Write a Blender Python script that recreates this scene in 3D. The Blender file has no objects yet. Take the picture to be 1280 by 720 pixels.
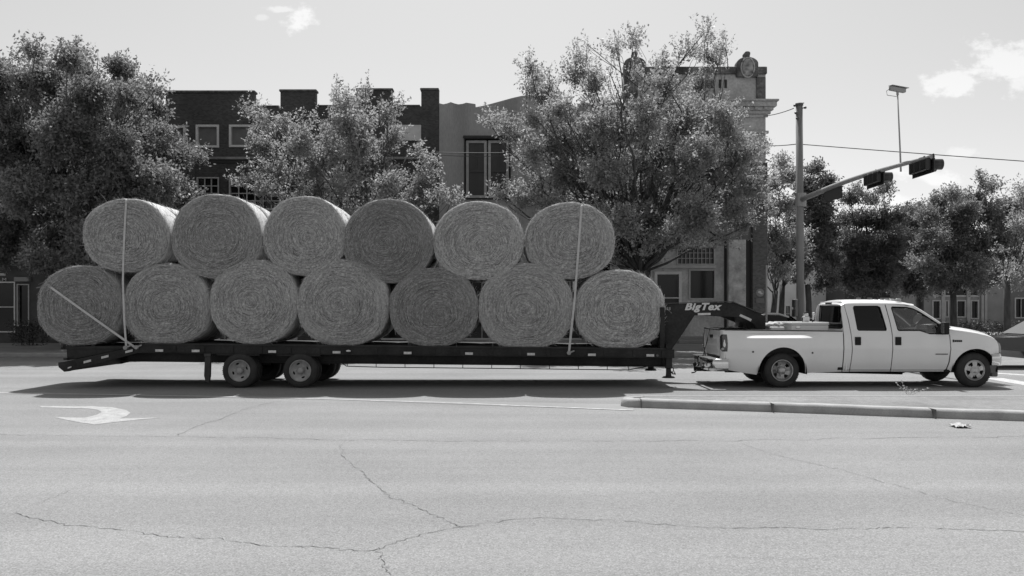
import bpy, bmesh, math, random
import numpy as np
from mathutils import Vector, Matrix, geometry, noise

sc = bpy.context.scene
COL = sc.collection
rad = math.radians

# ------------------------------------------------------------------ camera
EYE = 1.79          # eye height in metres
F = 1060.0          # focal length in photo pixels (1280 wide)
HX, HY = 640.0, 385.0
cam_d = bpy.data.cameras.new('camera')
cam = bpy.data.objects.new('camera', cam_d)
COL.objects.link(cam)
cam.location = (0, 0, EYE)
cam.rotation_euler = (rad(90), 0, 0)
cam_d.sensor_width = 36
cam_d.lens = 36 * F / 1280
cam_d.shift_y = (HY - 360) / 1280
cam_d.clip_start = 0.1
cam_d.clip_end = 3000
sc.camera = cam

# ------------------------------------------------------------------ world, sun
SUN_EL, SUN_AZ = 61.0, 0.0       # degrees; azimuth measured from +Y towards +X
world = bpy.data.worlds.new('World')
sc.world = world
world.use_nodes = True
nt = world.node_tree
nt.nodes.clear()
N = nt.nodes.new
L = nt.links.new
out = N('ShaderNodeOutputWorld')
bg = N('ShaderNodeBackground')
sky = N('ShaderNodeTexSky')
sky.sky_type = 'NISHITA'
sky.sun_disc = False
sky.sun_elevation = rad(SUN_EL)
sky.sun_rotation = rad(SUN_AZ)
sky.air_density = 1.0
sky.dust_density = 1.6
sky.ozone_density = 0.6
bw = N('ShaderNodeRGBToBW')
sepc = N('ShaderNodeSeparateColor'); L(sky.outputs[0], sepc.inputs[0])     # red channel: film behind a red filter
L(sepc.outputs[0], bw.inputs[0])
def wmath(op, a, b=None, c=None):
    n = N('ShaderNodeMath'); n.operation = op
    for i, v in enumerate((a, b, c)):
        if v is None: continue
        if isinstance(v, (int, float)): n.inputs[i].default_value = v
        else: L(v, n.inputs[i])
    return n.outputs[0]
SKY_POW, SKY_MUL = 0.66, 2.55
flat = wmath('MULTIPLY', wmath('POWER', bw.outputs[0], SKY_POW), SKY_MUL)   # monochrome film: even pale sky
tc = N('ShaderNodeTexCoord')
sep = N('ShaderNodeSeparateXYZ'); L(tc.outputs['Generated'], sep.inputs[0])
yy = wmath('MAXIMUM', sep.outputs[1], 0.05)
U = wmath('DIVIDE', sep.outputs[0], yy)
V = wmath('DIVIDE', sep.outputs[2], yy)
nz = N('ShaderNodeTexNoise'); nz.inputs['Scale'].default_value = 26; nz.inputs['Detail'].default_value = 7
nz.inputs['Roughness'].default_value = 0.62
cmb = N('ShaderNodeCombineXYZ'); L(U, cmb.inputs[0]); L(wmath('MULTIPLY', V, 1.5), cmb.inputs[1])
L(cmb.outputs[0], nz.inputs['Vector'])
total = None
# photo position, half sizes, strength of each small cumulus
for cx, cy, sx, sy, st in ((374, 23, 28, 17, 1.0), (352, 12, 24, 6, .7), (326, 22, 14, 6, .45), (1190, 106, 44, 20, .9), (1255, 78, 62, 30, 1.0), (1290, 88, 50, 32, .8),
                           (1160, 222, 42, 15, .5), (1200, 192, 26, 8, .4), (1130, 255, 40, 16, .35)):
    u0, v0 = (cx - HX) / F, (HY - cy) / F
    du = wmath('DIVIDE', wmath('SUBTRACT', U, u0), sx / F)
    dv = wmath('DIVIDE', wmath('SUBTRACT', V, v0), sy / F)
    d = wmath('SQRT', wmath('ADD', wmath('MULTIPLY', du, du), wmath('MULTIPLY', dv, dv)))
    m = wmath('SUBTRACT', wmath('ADD', wmath('MULTIPLY', wmath('SUBTRACT', nz.outputs[0], .5), 3.2), 1.0), d)
    n = N('ShaderNodeMapRange'); n.interpolation_type = 'SMOOTHSTEP'
    L(m, n.inputs[0]); n.inputs[1].default_value = 0.0; n.inputs[2].default_value = 0.6
    n.inputs[3].default_value = 0; n.inputs[4].default_value = st
    total = n.outputs[0] if total is None else wmath('MAXIMUM', total, n.outputs[0])
CLOUD = 1.28
fac = wmath('MULTIPLY_ADD', total, CLOUD - 1, 1.0)
val = wmath('MULTIPLY', flat, fac)
L(val, bg.inputs[0])
bg.inputs[1].default_value = 0.10
L(bg.outputs[0], out.inputs[0])

sl = bpy.data.lights.new('sun', 'SUN')
sl.energy = 4.9
sl.angle = rad(0.53)
sl.color = (1, 1, 1)
sun = bpy.data.objects.new('sun', sl)
COL.objects.link(sun)
el, az = rad(SUN_EL), rad(SUN_AZ)
sdir = Vector((math.sin(az) * math.cos(el), math.cos(az) * math.cos(el), math.sin(el)))
sun.rotation_euler = sdir.to_track_quat('Z', 'Y').to_euler()
sun.location = (0, 0, 40)

vs = sc.view_settings
vs.view_transform = 'Standard'; vs.look = 'None'; vs.gamma = 1; vs.exposure = 0.25
vs.use_curve_mapping = False
sc.cycles.max_bounces = 8
sc.cycles.transparent_max_bounces = 12

# ------------------------------------------------------------------ photo pixel -> place
def P(px, py, Y): return Vector(((px - HX) / F * Y, Y, EYE - (py - HY) / F * Y))
def G(px, py, z=0.0):
    Y = (EYE - z) * F / (py - HY)
    return Vector(((px - HX) / F * Y, Y, z))

# ------------------------------------------------------------------ materials
MATS = {}
def mat(name, v, rough=.7, metal=0, noise_amt=0, noise_scale=5, bump=0, bump_scale=40, spec=.5, coat=0, stretch=None, detail=6, amt2=0, scale2=60, emit=0):
    if name in MATS: return MATS[name]
    m = bpy.data.materials.new(name); m.use_nodes = True
    t = m.node_tree; b = t.nodes['Principled BSDF']
    b.inputs['Base Color'].default_value = (v, v, v, 1)
    b.inputs['Roughness'].default_value = rough
    b.inputs['Metallic'].default_value = metal
    b.inputs['Specular IOR Level'].default_value = spec
    b.inputs['Coat Weight'].default_value = coat
    b.inputs['Coat Roughness'].default_value = .05
    tcn = t.nodes.new('ShaderNodeTexCoord'); src = tcn.outputs['Object']
    if stretch:
        mp = t.nodes.new('ShaderNodeMapping'); mp.inputs['Scale'].default_value = stretch
        t.links.new(src, mp.inputs[0]); src = mp.outputs[0]
    if noise_amt:
        n = t.nodes.new('ShaderNodeTexNoise'); n.inputs['Scale'].default_value = noise_scale; n.inputs['Detail'].default_value = detail
        t.links.new(src, n.inputs['Vector'])
        r = t.nodes.new('ShaderNodeMapRange'); r.inputs[1].default_value = .3; r.inputs[2].default_value = .7
        r.inputs[3].default_value = v * (1 - noise_amt); r.inputs[4].default_value = min(1, v * (1 + noise_amt))
        t.links.new(n.outputs[0], r.inputs[0]); res = r.outputs[0]
        if amt2:
            n2 = t.nodes.new('ShaderNodeTexNoise'); n2.inputs['Scale'].default_value = scale2; n2.inputs['Detail'].default_value = 4
            t.links.new(src, n2.inputs['Vector'])
            r2 = t.nodes.new('ShaderNodeMapRange'); r2.inputs[1].default_value = .3; r2.inputs[2].default_value = .7
            r2.inputs[3].default_value = 1 - amt2; r2.inputs[4].default_value = 1 + amt2
            t.links.new(n2.outputs[0], r2.inputs[0])
            mm = t.nodes.new('ShaderNodeMath'); mm.operation = 'MULTIPLY'
            t.links.new(res, mm.inputs[0]); t.links.new(r2.outputs[0], mm.inputs[1]); res = mm.outputs[0]
        t.links.new(res, b.inputs['Base Color'])
    if bump:
        n = t.nodes.new('ShaderNodeTexNoise'); n.inputs['Scale'].default_value = bump_scale; n.inputs['Detail'].default_value = 5
        t.links.new(src, n.inputs['Vector'])
        bp = t.nodes.new('ShaderNodeBump'); bp.inputs['Strength'].default_value = bump; bp.inputs['Distance'].default_value = .02
        t.links.new(n.outputs[0], bp.inputs['Height']); t.links.new(bp.outputs[0], b.inputs['Normal'])
    if emit:
        b.inputs['Emission Color'].default_value = (1, 1, 1, 1); b.inputs['Emission Strength'].default_value = emit
    MATS[name] = m
    return m

def glass(name, tint, rough=.02, alpha=.35):
    # see-through tinted pane: mostly transparent, reflects the street
    m = bpy.data.materials.new(name); m.use_nodes = True
    t = m.node_tree; t.nodes.clear()
    o = t.nodes.new('ShaderNodeOutputMaterial'); mix = t.nodes.new('ShaderNodeMixShader')
    tr = t.nodes.new('ShaderNodeBsdfTransparent'); tr.inputs[0].default_value = (tint, tint, tint, 1)
    gl = t.nodes.new('ShaderNodeBsdfGlossy'); gl.inputs['Roughness'].default_value = rough
    gl.inputs[0].default_value = (.9, .9, .9, 1)
    fr = t.nodes.new('ShaderNodeFresnel'); fr.inputs[0].default_value = 1.5
    ad = t.nodes.new('ShaderNodeMath'); ad.operation = 'ADD'; ad.inputs[1].default_value = alpha * .2
    t.links.new(fr.outputs[0], ad.inputs[0]); t.links.new(ad.outputs[0], mix.inputs[0])
    t.links.new(tr.outputs[0], mix.inputs[1]); t.links.new(gl.outputs[0], mix.inputs[2])
    t.links.new(mix.outputs[0], o.inputs[0])
    MATS[name] = m
    return m

def brick_mat(name, v, mortar, sx=1.0, amt=.25):
    m = bpy.data.materials.new(name); m.use_nodes = True
    t = m.node_tree; b = t.nodes['Principled BSDF']; b.inputs['Roughness'].default_value = .9
    tcn = t.nodes.new('ShaderNodeTexCoord')
    sp = t.nodes.new('ShaderNodeSeparateXYZ'); t.links.new(tcn.outputs['Object'], sp.inputs[0])
    ad = t.nodes.new('ShaderNodeMath'); ad.operation = 'ADD'
    t.links.new(sp.outputs[0], ad.inputs[0]); t.links.new(sp.outputs[1], ad.inputs[1])
    cb = t.nodes.new('ShaderNodeCombineXYZ'); t.links.new(ad.outputs[0], cb.inputs[0]); t.links.new(sp.outputs[2], cb.inputs[1])
    br = t.nodes.new('ShaderNodeTexBrick'); br.inputs['Scale'].default_value = 4.2 * sx
    br.inputs['Color1'].default_value = (v * (1 - amt),) * 3 + (1,); br.inputs['Color2'].default_value = (v * (1 + amt),) * 3 + (1,)
    br.inputs['Mortar'].default_value = (mortar,) * 3 + (1,); br.inputs['Mortar Size'].default_value = .018
    t.links.new(cb.outputs[0], br.inputs['Vector'])
    n = t.nodes.new('ShaderNodeTexNoise'); n.inputs['Scale'].default_value = .6; n.inputs['Detail'].default_value = 8
    t.links.new(tcn.outputs['Object'], n.inputs['Vector'])
    r = t.nodes.new('ShaderNodeMapRange'); r.inputs[1].default_value = .3; r.inputs[2].default_value = .7
    r.inputs[3].default_value = .75; r.inputs[4].default_value = 1.25; t.links.new(n.outputs[0], r.inputs[0])
    mx = t.nodes.new('ShaderNodeVectorMath'); mx.operation = 'SCALE'
    t.links.new(br.outputs[0], mx.inputs[0]); t.links.new(r.outputs[0], mx.inputs['Scale'])
    t.links.new(mx.outputs[0], b.inputs['Base Color'])
    bp = t.nodes.new('ShaderNodeBump'); bp.inputs['Strength'].default_value = .5; bp.inputs['Distance'].default_value = .01
    bp.invert = True
    t.links.new(br.outputs['Fac'], bp.inputs['Height']); t.links.new(bp.outputs[0], b.inputs['Normal'])
    MATS[name] = m
    return m

# ------------------------------------------------------------------ object helpers
WL = {}      # world location of each parent (no rotations are used on parents)
def wl(o): return WL.get(o.name, Vector((0, 0, 0))) if o else Vector((0, 0, 0))
def tag(o, label=None, cat=None, group=None, kind=None):
    if label: o['label'] = label
    if cat: o['category'] = cat
    if group: o['group'] = group
    if kind: o['kind'] = kind
    return o
def thing(name, loc, label, cat, group=None):
    o = bpy.data.objects.new(name, None); COL.objects.link(o)
    o.location = loc; o.empty_display_size = .3
    WL[o.name] = Vector(loc)
    return tag(o, label, cat, group)
def copy_tree(o, parent=None):
    c = o.copy(); COL.objects.link(c); c.parent = parent
    for ch in [x for x in list(COL.objects) if x.parent == o]:
        copy_tree(ch, c)
    return c

class MB:
    """collects solid shapes; build() links them as one mesh object"""
    def __init__(s): s.bm = bmesh.new()
    def _bev(s, verts, w, seg=1):
        if w > 0:
            es = list({e for v in verts for e in v.link_edges})
            bmesh.ops.bevel(s.bm, geom=es, offset=w, segments=seg, affect='EDGES', profile=.5)
    def box(s, x0, x1, y0, y1, z0, z1, bev=0, seg=1):
        M = Matrix.Translation(((x0 + x1) / 2, (y0 + y1) / 2, (z0 + z1) / 2)) @ Matrix.Diagonal((abs(x1 - x0), abs(y1 - y0), abs(z1 - z0), 1))
        r = bmesh.ops.create_cube(s.bm, size=1, matrix=M)
        s._bev(r['verts'], bev, seg); return s
    def obox(s, c, size, rot, bev=0):
        M = Matrix.Translation(c) @ rot.to_4x4() @ Matrix.Diagonal((size[0], size[1], size[2], 1))
        r = bmesh.ops.create_cube(s.bm, size=1, matrix=M)
        s._bev(r['verts'], bev); return s
    def bar(s, a, b, w, h=None, bev=0):
        a, b = Vector(a), Vector(b); h = h or w
        d = b - a; q = d.to_track_quat('X', 'Z').to_matrix()
        return s.obox((a + b) / 2, (d.length, w, h), q, bev)
    def cyl(s, a, b, r0, r1=None, n=16, caps=True):
        a, b = Vector(a), Vector(b); r1 = r0 if r1 is None else r1
        d = b - a; q = d.to_track_quat('Z', 'Y').to_matrix().to_4x4()
        M = Matrix.Translation((a + b) / 2) @ q
        bmesh.ops.create_cone(s.bm, cap_ends=caps, segments=n, radius1=r0, radius2=r1, depth=d.length, matrix=M)
        return s
    def tube(s, pts, rs, n=8):
        pts = [Vector(p) for p in pts]
        if isinstance(rs, (int, float)): rs = [rs] * len(pts)
        rings = []
        for i, p in enumerate(pts):
            d = (pts[min(i + 1, len(pts) - 1)] - pts[max(i - 1, 0)]).normalized()
            up = Vector((0, 0, 1)) if abs(d.z) < .9 else Vector((1, 0, 0))
            x = d.cross(up).normalized(); y = d.cross(x).normalized()
            rings.append([s.bm.verts.new(p + (x * math.cos(2 * math.pi * k / n) + y * math.sin(2 * math.pi * k / n)) * rs[i]) for k in range(n)])
        for a, b in zip(rings, rings[1:]):
            for k in range(n):
                f = s.bm.faces.new((a[k], a[(k + 1) % n], b[(k + 1) % n], b[k])); f.smooth = True
        s.bm.faces.new(rings[0]); s.bm.faces.new(rings[-1][::-1])
        return s
    def lathe(s, prof, c, axis='Y', n=40, sx=1, sz=1):
        """prof: list of (radius, along-axis)"""
        rings = []
        for r, t in prof:
            ring = []
            for k in range(n):
                a = 2 * math.pi * k / n
                if axis == 'Y': v = Vector((r * math.cos(a) * sx, t, r * math.sin(a) * sz))
                elif axis == 'Z': v = Vector((r * math.cos(a) * sx, r * math.sin(a) * sz, t))
                else: v = Vector((t, r * math.cos(a) * sx, r * math.sin(a) * sz))
                ring.append(s.bm.verts.new(Vector(c) + v))
            rings.append(ring)
        for a, b in zip(rings, rings[1:]):
            for k in range(n):
                f = s.bm.faces.new((a[k], a[(k + 1) % n], b[(k + 1) % n], b[k])); f.smooth = True
        return s
    def prism(s, pts, y0, y1, bev=0):
        """outline in X,Z extruded along Y"""
        vs = [s.bm.verts.new((x, y0, z)) for x, z in pts]
        f = s.bm.faces.new(vs)
        r = bmesh.ops.extrude_face_region(s.bm, geom=[f])
        nv = [g for g in r['geom'] if isinstance(g, bmesh.types.BMVert)]
        for v in nv: v.co.y = y1
        if bev: s._bev(vs + nv, bev)
        return s
    def poly(s, pts, smooth=False):
        f = s.bm.faces.new([s.bm.verts.new(p) for p in pts]); f.smooth = smooth; return s
    def strip(s, A, B, smooth=True):
        va = [s.bm.verts.new(p) for p in A]; vb = [s.bm.verts.new(p) for p in B]
        for i in range(len(va) - 1):
            f = s.bm.faces.new((va[i], va[i + 1], vb[i + 1], vb[i])); f.smooth = smooth
        return s
    def grid(s, rows, smooth=True):
        R = [[s.bm.verts.new(p) for p in row] for row in rows]
        for a, b in zip(R, R[1:]):
            for i in range(len(a) - 1):
                f = s.bm.faces.new((a[i], a[i + 1], b[i + 1], b[i])); f.smooth = smooth
        return s
    def sphere(s, c, r, sx=1, sy=1, sz=1, n=16):
        M = Matrix.Translation(c) @ Matrix.Diagonal((sx, sy, sz, 1))
        rr = bmesh.ops.create_uvsphere(s.bm, u_segments=n, v_segments=max(6, n // 2), radius=r, matrix=M)
        for v in rr['verts']:
            for f in v.link_faces: f.smooth = True
        return s
    def panel(s, outline, holes=(), f=lambda x, z: 0.0, step=.08, thick=0.0):
        """XZ outline with holes, meshed and bent to y=f(x,z)"""
        loops = [outline] + list(holes)
        pts, edges = [], []
        for lp in loops:
            d = []
            for i in range(len(lp)):
                a, b = Vector(lp[i]), Vector(lp[(i + 1) % len(lp)])
                k = max(1, int((b - a).length / step))
                for j in range(k): d.append(a.lerp(b, j / k))
            base = len(pts); pts += d
            edges += [(base + i, base + (i + 1) % len(d)) for i in range(len(d))]
        nb = len(pts)
        xs = [p[0] for p in outline]; zs = [p[1] for p in outline]
        def inside(x, z, lp):
            c = False; j = len(lp) - 1
            for i in range(len(lp)):
                xi, zi = lp[i]; xj, zj = lp[j]
                if (zi > z) != (zj > z) and x < (xj - xi) * (z - zi) / (zj - zi) + xi: c = not c
                j = i
            return c
        def ok(x, z): return inside(x, z, outline) and not any(inside(x, z, h) for h in holes)
        x = min(xs) + step / 2
        while x < max(xs):
            z = min(zs) + step / 2
            while z < max(zs):
                if ok(x, z): pts.append(Vector((x, z)))
                z += step
            x += step
        vo, eo, fo, _, _, _ = geometry.delaunay_2d_cdt([Vector(p) for p in pts], edges, [], 0, 1e-5)
        vv = {}
        def gv(i, back):
            if (i, back) not in vv:
                p = vo[i]; vv[(i, back)] = s.bm.verts.new((p[0], f(p[0], p[1]) + (thick if back else 0), p[1]))
            return vv[(i, back)]
        cnt = {}
        for t in fo:
            cx = sum(vo[i][0] for i in t) / len(t); cz = sum(vo[i][1] for i in t) / len(t)
            if not ok(cx, cz): continue
            fc = s.bm.faces.new([gv(i, False) for i in t]); fc.smooth = step < 50
            if thick:
                fc = s.bm.faces.new([gv(i, True) for i in reversed(t)]); fc.smooth = step < 50
                for a, b in zip(t, list(t[1:]) + [t[0]]):
                    k = (min(a, b), max(a, b)); cnt.setdefault(k, []).append((a, b))
        if thick:
            for k, v in cnt.items():
                if len(v) == 1:
                    a, b = v[0]
                    s.bm.faces.new((gv(b, False), gv(a, False), gv(a, True), gv(b, True)))
        return s
    def slab(s, outline, holes, y0, y1): return s.panel(outline, holes, lambda x, z: y0, step=50, thick=y1 - y0)
    def build(s, name, m, parent=None, smooth_angle=None, loc=None, normals=True):
        if normals: bmesh.ops.recalc_face_normals(s.bm, faces=s.bm.faces)
        off = wl(parent) if parent else (Vector(loc) if loc is not None else Vector((0, 0, 0)))
        if parent and loc is not None: off = Vector(loc)
        bmesh.ops.translate(s.bm, verts=s.bm.verts, vec=-off)
        me = bpy.data.meshes.new(name); s.bm.to_mesh(me); s.bm.free()
        me.materials.append(m)
        o = bpy.data.objects.new(name, me); COL.objects.link(o)
        if parent:
            o.parent = parent
            o.location = off - wl(parent)
        elif loc is not None: o.location = off
        WL[o.name] = off
        if smooth_angle: smooth(o, smooth_angle)
        return o
def smooth(o, ang=40):
    me = o.data
    for p in me.polygons: p.use_smooth = True
    bm = bmesh.new(); bm.from_mesh(me)
    for e in bm.edges:
        if len(e.link_faces) == 2 and e.calc_face_angle(0) > rad(ang): e.smooth = False
        elif len(e.link_faces) != 2: e.smooth = True
    bm.to_mesh(me); bm.free()
def np_mesh(name, verts, faces_n, nverts_per, m, parent=None):
    """verts (N,3) array, faces = consecutive groups of nverts_per"""
    me = bpy.data.meshes.new(name)
    n = len(verts); nf = n // nverts_per
    off = wl(parent) if parent else Vector((0, 0, 0))
    v = verts - np.array(off)
    me.vertices.add(n); me.vertices.foreach_set('co', v.astype(np.float32).ravel())
    me.loops.add(n); me.loops.foreach_set('vertex_index', np.arange(n, dtype=np.int32))
    me.polygons.add(nf)
    me.polygons.foreach_set('loop_start', np.arange(0, n, nverts_per, dtype=np.int32))
    me.update(calc_edges=True); me.validate()
    me.materials.append(m)
    o = bpy.data.objects.new(name, me); COL.objects.link(o)
    if parent: o.parent = parent
    WL[o.name] = off
    return o
def text_mesh(name, s, size, loc, m, parent, shear=0, extrude=.004, width=None, offset=0, height=None, rotz=0):
    c = bpy.data.curves.new(name + '_curve', 'FONT'); c.body = s; c.size = size; c.shear = shear; c.extrude = extrude; c.offset = offset
    c.resolution_u = 6; c.space_character = 1.1
    o = bpy.data.objects.new('tmp', c); COL.objects.link(o)
    dg = bpy.context.evaluated_depsgraph_get(); dg.update()
    me = bpy.data.meshes.new_from_object(o.evaluated_get(dg)); bpy.data.objects.remove(o); bpy.data.curves.remove(c)
    xs = [v.co.x for v in me.vertices]; ys = [v.co.y for v in me.vertices]
    kx = (width / (max(xs) - min(xs))) if width else 1
    ky = (height / (max(ys) - min(ys))) if height else kx
    me.transform(Matrix.Rotation(rotz, 4, 'Z') @ Matrix.Rotation(rad(90), 4, 'X') @ Matrix.Diagonal((kx, ky, 1, 1)) @ Matrix.Translation((-min(xs), -min(ys), 0)))
    me.name = name; me.materials.clear(); me.materials.append(m)
    t = bpy.data.objects.new(name, me); COL.objects.link(t)
    t.parent = parent; t.location = Vector(loc) - wl(parent)
    return t
# ================================================================== THE SETTING
def asphalt(name, v, speck, sc2, bump=.35, wear=.09, tracks=False):
    m = mat(name, v, rough=.92, noise_amt=wear, noise_scale=.35, amt2=speck, scale2=sc2, bump=bump, bump_scale=120, spec=.25)
    if tracks:
        # long worn bands along the lanes, oil film and tyre polish
        t = m.node_tree; b = t.nodes['Principled BSDF']
        lk = [l for l in t.links if l.to_node == b and l.to_socket.name == 'Base Color'][0]; src = lk.from_socket
        tcn = t.nodes.new('ShaderNodeTexCoord'); mp = t.nodes.new('ShaderNodeMapping'); mp.inputs['Scale'].default_value = (.05, 1.1, 1)
        mp.inputs['Rotation'].default_value = (0, 0, rad(3))
        t.links.new(tcn.outputs['Object'], mp.inputs[0])
        n = t.nodes.new('ShaderNodeTexNoise'); n.inputs['Scale'].default_value = 1; n.inputs['Detail'].default_value = 6
        t.links.new(mp.outputs[0], n.inputs['Vector'])
        r = t.nodes.new('ShaderNodeMapRange'); r.inputs[1].default_value = .35; r.inputs[2].default_value = .65
        r.inputs[3].default_value = .91; r.inputs[4].default_value = 1.07; t.links.new(n.outputs[0], r.inputs[0])
        # coarse pale and dark stones
        vo = t.nodes.new('ShaderNodeTexVoronoi'); vo.inputs['Scale'].default_value = 55
        t.links.new(tcn.outputs['Object'], vo.inputs['Vector'])
        sp = t.nodes.new('ShaderNodeSeparateColor'); t.links.new(vo.outputs['Color'], sp.inputs[0])
        r2 = t.nodes.new('ShaderNodeMapRange'); r2.inputs[3].default_value = .84; r2.inputs[4].default_value = 1.16
        t.links.new(sp.outputs[0], r2.inputs[0])
        a = t.nodes.new('ShaderNodeMath'); a.operation = 'MULTIPLY'; t.links.new(src, a.inputs[0]); t.links.new(r.outputs[0], a.inputs[1])
        c = t.nodes.new('ShaderNodeMath'); c.operation = 'MULTIPLY'; t.links.new(a.outputs[0], c.inputs[0]); t.links.new(r2.outputs[0], c.inputs[1])
        t.links.new(c.outputs[0], b.inputs['Base Color'])
    return m
M_road = asphalt('asphalt', .225, .32, 75, tracks=True)
M_conc = asphalt('concrete_gutter', .25, .12, 60, wear=.1)
M_kerb = mat('kerb_concrete', .30, .9, noise_amt=.18, noise_scale=3, amt2=.12, scale2=50, bump=.4, bump_scale=60)
M_walk = mat('pavement_concrete', .24, .9, noise_amt=.15, noise_scale=1, amt2=.1, scale2=40)
M_paint = mat('road_paint', .42, .8, noise_amt=.22, noise_scale=9, amt2=.25, scale2=45)
M_crack = mat('crack_tar', .12, .95, noise_amt=.4, noise_scale=8)
M_ground = mat('far_ground', .16, .95, noise_amt=.2, noise_scale=.2)

mb = MB(); mb.poly([(-700, -60, -.012), (700, -60, -.012), (700, 1500, -.012), (-700, 1500, -.012)])
tag(mb.build('ground', M_ground), kind='structure')
mb = MB(); mb.poly([(-90, -30, 0), (110, -30, 0), (110, 31.0, 0), (-90, 31.0, 0)])
tag(mb.build('road', M_road), kind='structure')
mb = MB(); mb.poly([(14.2, 31.004, -.004), (26, 31.004, -.004), (60, 260, -.004), (40, 260, -.004)])
tag(mb.build('side_street', M_road), kind='structure')
# far pavement with its kerb
def rounded_block(name, pts, z, m, kerb=None):
    mb = MB()
    top = [(x, y, z) for x, y in pts]; bot = [(x, y, -.01) for x, y in pts]
    mb.poly(top)
    for i in range(len(pts)):
        j = (i + 1) % len(pts); mb.poly([top[i], bot[i], bot[j], top[j]])
    o = mb.build(name, m); tag(o, kind='structure'); return o
rounded_block('pavement', [(-90, 31.3), (12.2, 31.3), (13.4, 31.8), (13.9, 33), (14, 44), (-90, 44)], .14, M_walk)
mb = MB(); mb.box(-90, 12.2, 31.0, 31.295, -.01, .15, .03, 2)
tag(mb.build('kerb', M_kerb), kind='structure')
rounded_block('pavement_beyond', [(24.5, 44), (27, 42), (110, 42), (110, 60), (26, 60)], .14, M_walk)

# median with brick pavers and a rounded concrete kerb
zt = .15
front = [(786, 502.5), (800, 499.0), (966, 504), (1168, 511), (1290, 514.8), (1500, 522)]
fr = [G(a, b, zt) for a, b in front]
fr.append(Vector((36, fr[-1].y - 1.2, zt)))
by = G(1000, 494.6, zt).y
def off_path(pts, d):
    r = []
    for i, p in enumerate(pts):
        t = (pts[min(i + 1, len(pts) - 1)] - pts[max(i - 1, 0)]).normalized()
        r.append(p + Vector((-t.y, t.x, 0)) * d)
    return r
M_paver = brick_mat('brick_pavers', .20, .13, 1.3, .18)
t = M_paver.node_tree
# pavers lie flat: lay the brick pattern in X,Y
cb = [n for n in t.nodes if n.type == 'COMBXYZ'][0]; sp = [n for n in t.nodes if n.type == 'SEPXYZ'][0]
for l in list(t.links):
    if l.to_node == cb: t.links.remove(l)
rotn = t.nodes.new('ShaderNodeMapping'); rotn.inputs['Rotation'].default_value = (0, 0, rad(38))
t.links.new(t.nodes['Texture Coordinate'].outputs['Object'] if 'Texture Coordinate' in t.nodes else sp.inputs[0].links[0].from_socket, rotn.inputs[0])
brn = [n for n in t.nodes if n.type == 'TEX_BRICK'][0]
for l in list(t.links):
    if l.to_node == brn: t.links.remove(l)
t.links.new(rotn.outputs[0], brn.inputs['Vector'])
inner = off_path(fr[1:], .2)
inner[0] = fr[1] + Vector((.02, .12, 0))
mb = MB()
top = [(p.x, p.y, zt - .006) for p in inner] + [(inner[-1].x, by - .09, zt - .006), (fr[1].x + .12, by - .09, zt - .006)]
mb.poly(top)
tag(mb.build('median_paving', M_paver), kind='structure')
def kerb_path(pts, name, w=.2):
    mb = MB(); rows = []
    prof = [(-.035, -.01), (-.03, .05), (-.012, .11), (.012, .14), (.05, .15), (w, .15), (w, .12)]
    P2 = [p for p in pts]
    dense = []
    for a, b in zip(P2, P2[1:]):
        k = max(1, int((b - a).length / .25))
        dense += [a.lerp(b, i / k) for i in range(k)]
    dense.append(P2[-1])
    for i, p in enumerate(dense):
        tdir = (dense[min(i + 1, len(dense) - 1)] - dense[max(i - 1, 0)]).normalized(); nrm = Vector((-tdir.y, tdir.x, 0))
        j = noise.noise(p * 1.7) * .008
        rows.append([Vector((p.x, p.y, 0)) + nrm * (a + j) + Vector((0, 0, b + j)) for a, b in prof])
    mb.grid(rows)
    mb.poly([v for v in rows[0]][::-1]); mb.poly(rows[-1])
    return tag(mb.build(name, M_kerb), kind='structure')
nose = [Vector((fr[1].x + .1, by - .02, 0)), Vector((fr[0].x + .12, by - .08, 0)), Vector((fr[0].x, by - .22, 0)), Vector((fr[0].x - .02, (by + fr[1].y) / 2 - .1, 0)), Vector((fr[0].x + .06, fr[1].y + .03, 0))]
kerb_path(nose + [Vector((p.x, p.y, 0)) for p in fr[1:]], 'median_kerb')
mb = MB(); mb.box(fr[1].x + .1, 36, by - .09, by, -.01, zt + .002, .015, 2)
tag(mb.build('median_back_kerb', M_kerb), kind='structure')
# kerb joints: dark lines across the kerb
mb = MB()
for k in (801, 966, 1168):
    p = G(k, 499 + (k - 800) * .0345, zt)
    mb.box(p.x - .005, p.x + .005, p.y - .055, p.y + .19, .0, zt + .0045)
tag(mb.build('kerb_joints', M_crack), kind='structure')

# painted markings
def px_strip(pts, w_px, z, name, m, jit=0, seed=0, wvar=0):
    rnd = random.Random(seed); A = []; B = []
    dense = []
    for (a, b), (c, d) in zip(pts, pts[1:]):
        k = max(1, int(math.hypot(c - a, (d - b) * 4) / 7))
        dense += [(a + (c - a) * i / k, b + (d - b) * i / k) for i in range(k)]
    dense.append(pts[-1])
    G3 = []
    for i, (a, b) in enumerate(dense):
        p = G(a, b, z)
        if jit: p += Vector((rnd.uniform(-jit, jit), rnd.uniform(-jit, jit), 0)) * .5 + Vector((0, noise.noise(Vector((p.x * 1.9, seed * 7.1, 0))) * jit * 2.2, 0))
        G3.append(p)
    for i, p in enumerate(G3):
        tdir = (G3[min(i + 1, len(G3) - 1)] - G3[max(i - 1, 0)]).normalized(); nrm = Vector((-tdir.y, tdir.x, 0))
        w = w_px * (1 + (rnd.uniform(-wvar, wvar) if wvar else 0)) / 2
        A.append(p + nrm * w); B.append(p - nrm * w)
    return A, B
mb = MB()
pts = [G(0 - 300, 486, .004), G(400, 497.0, .004), G(640, 502.6, .004), G(792, 505.5, .004), G(792, 512.5, .004), G(640, 507.6, .004), G(400, 499.0, .004), G(-300, 487, .004)]
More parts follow.
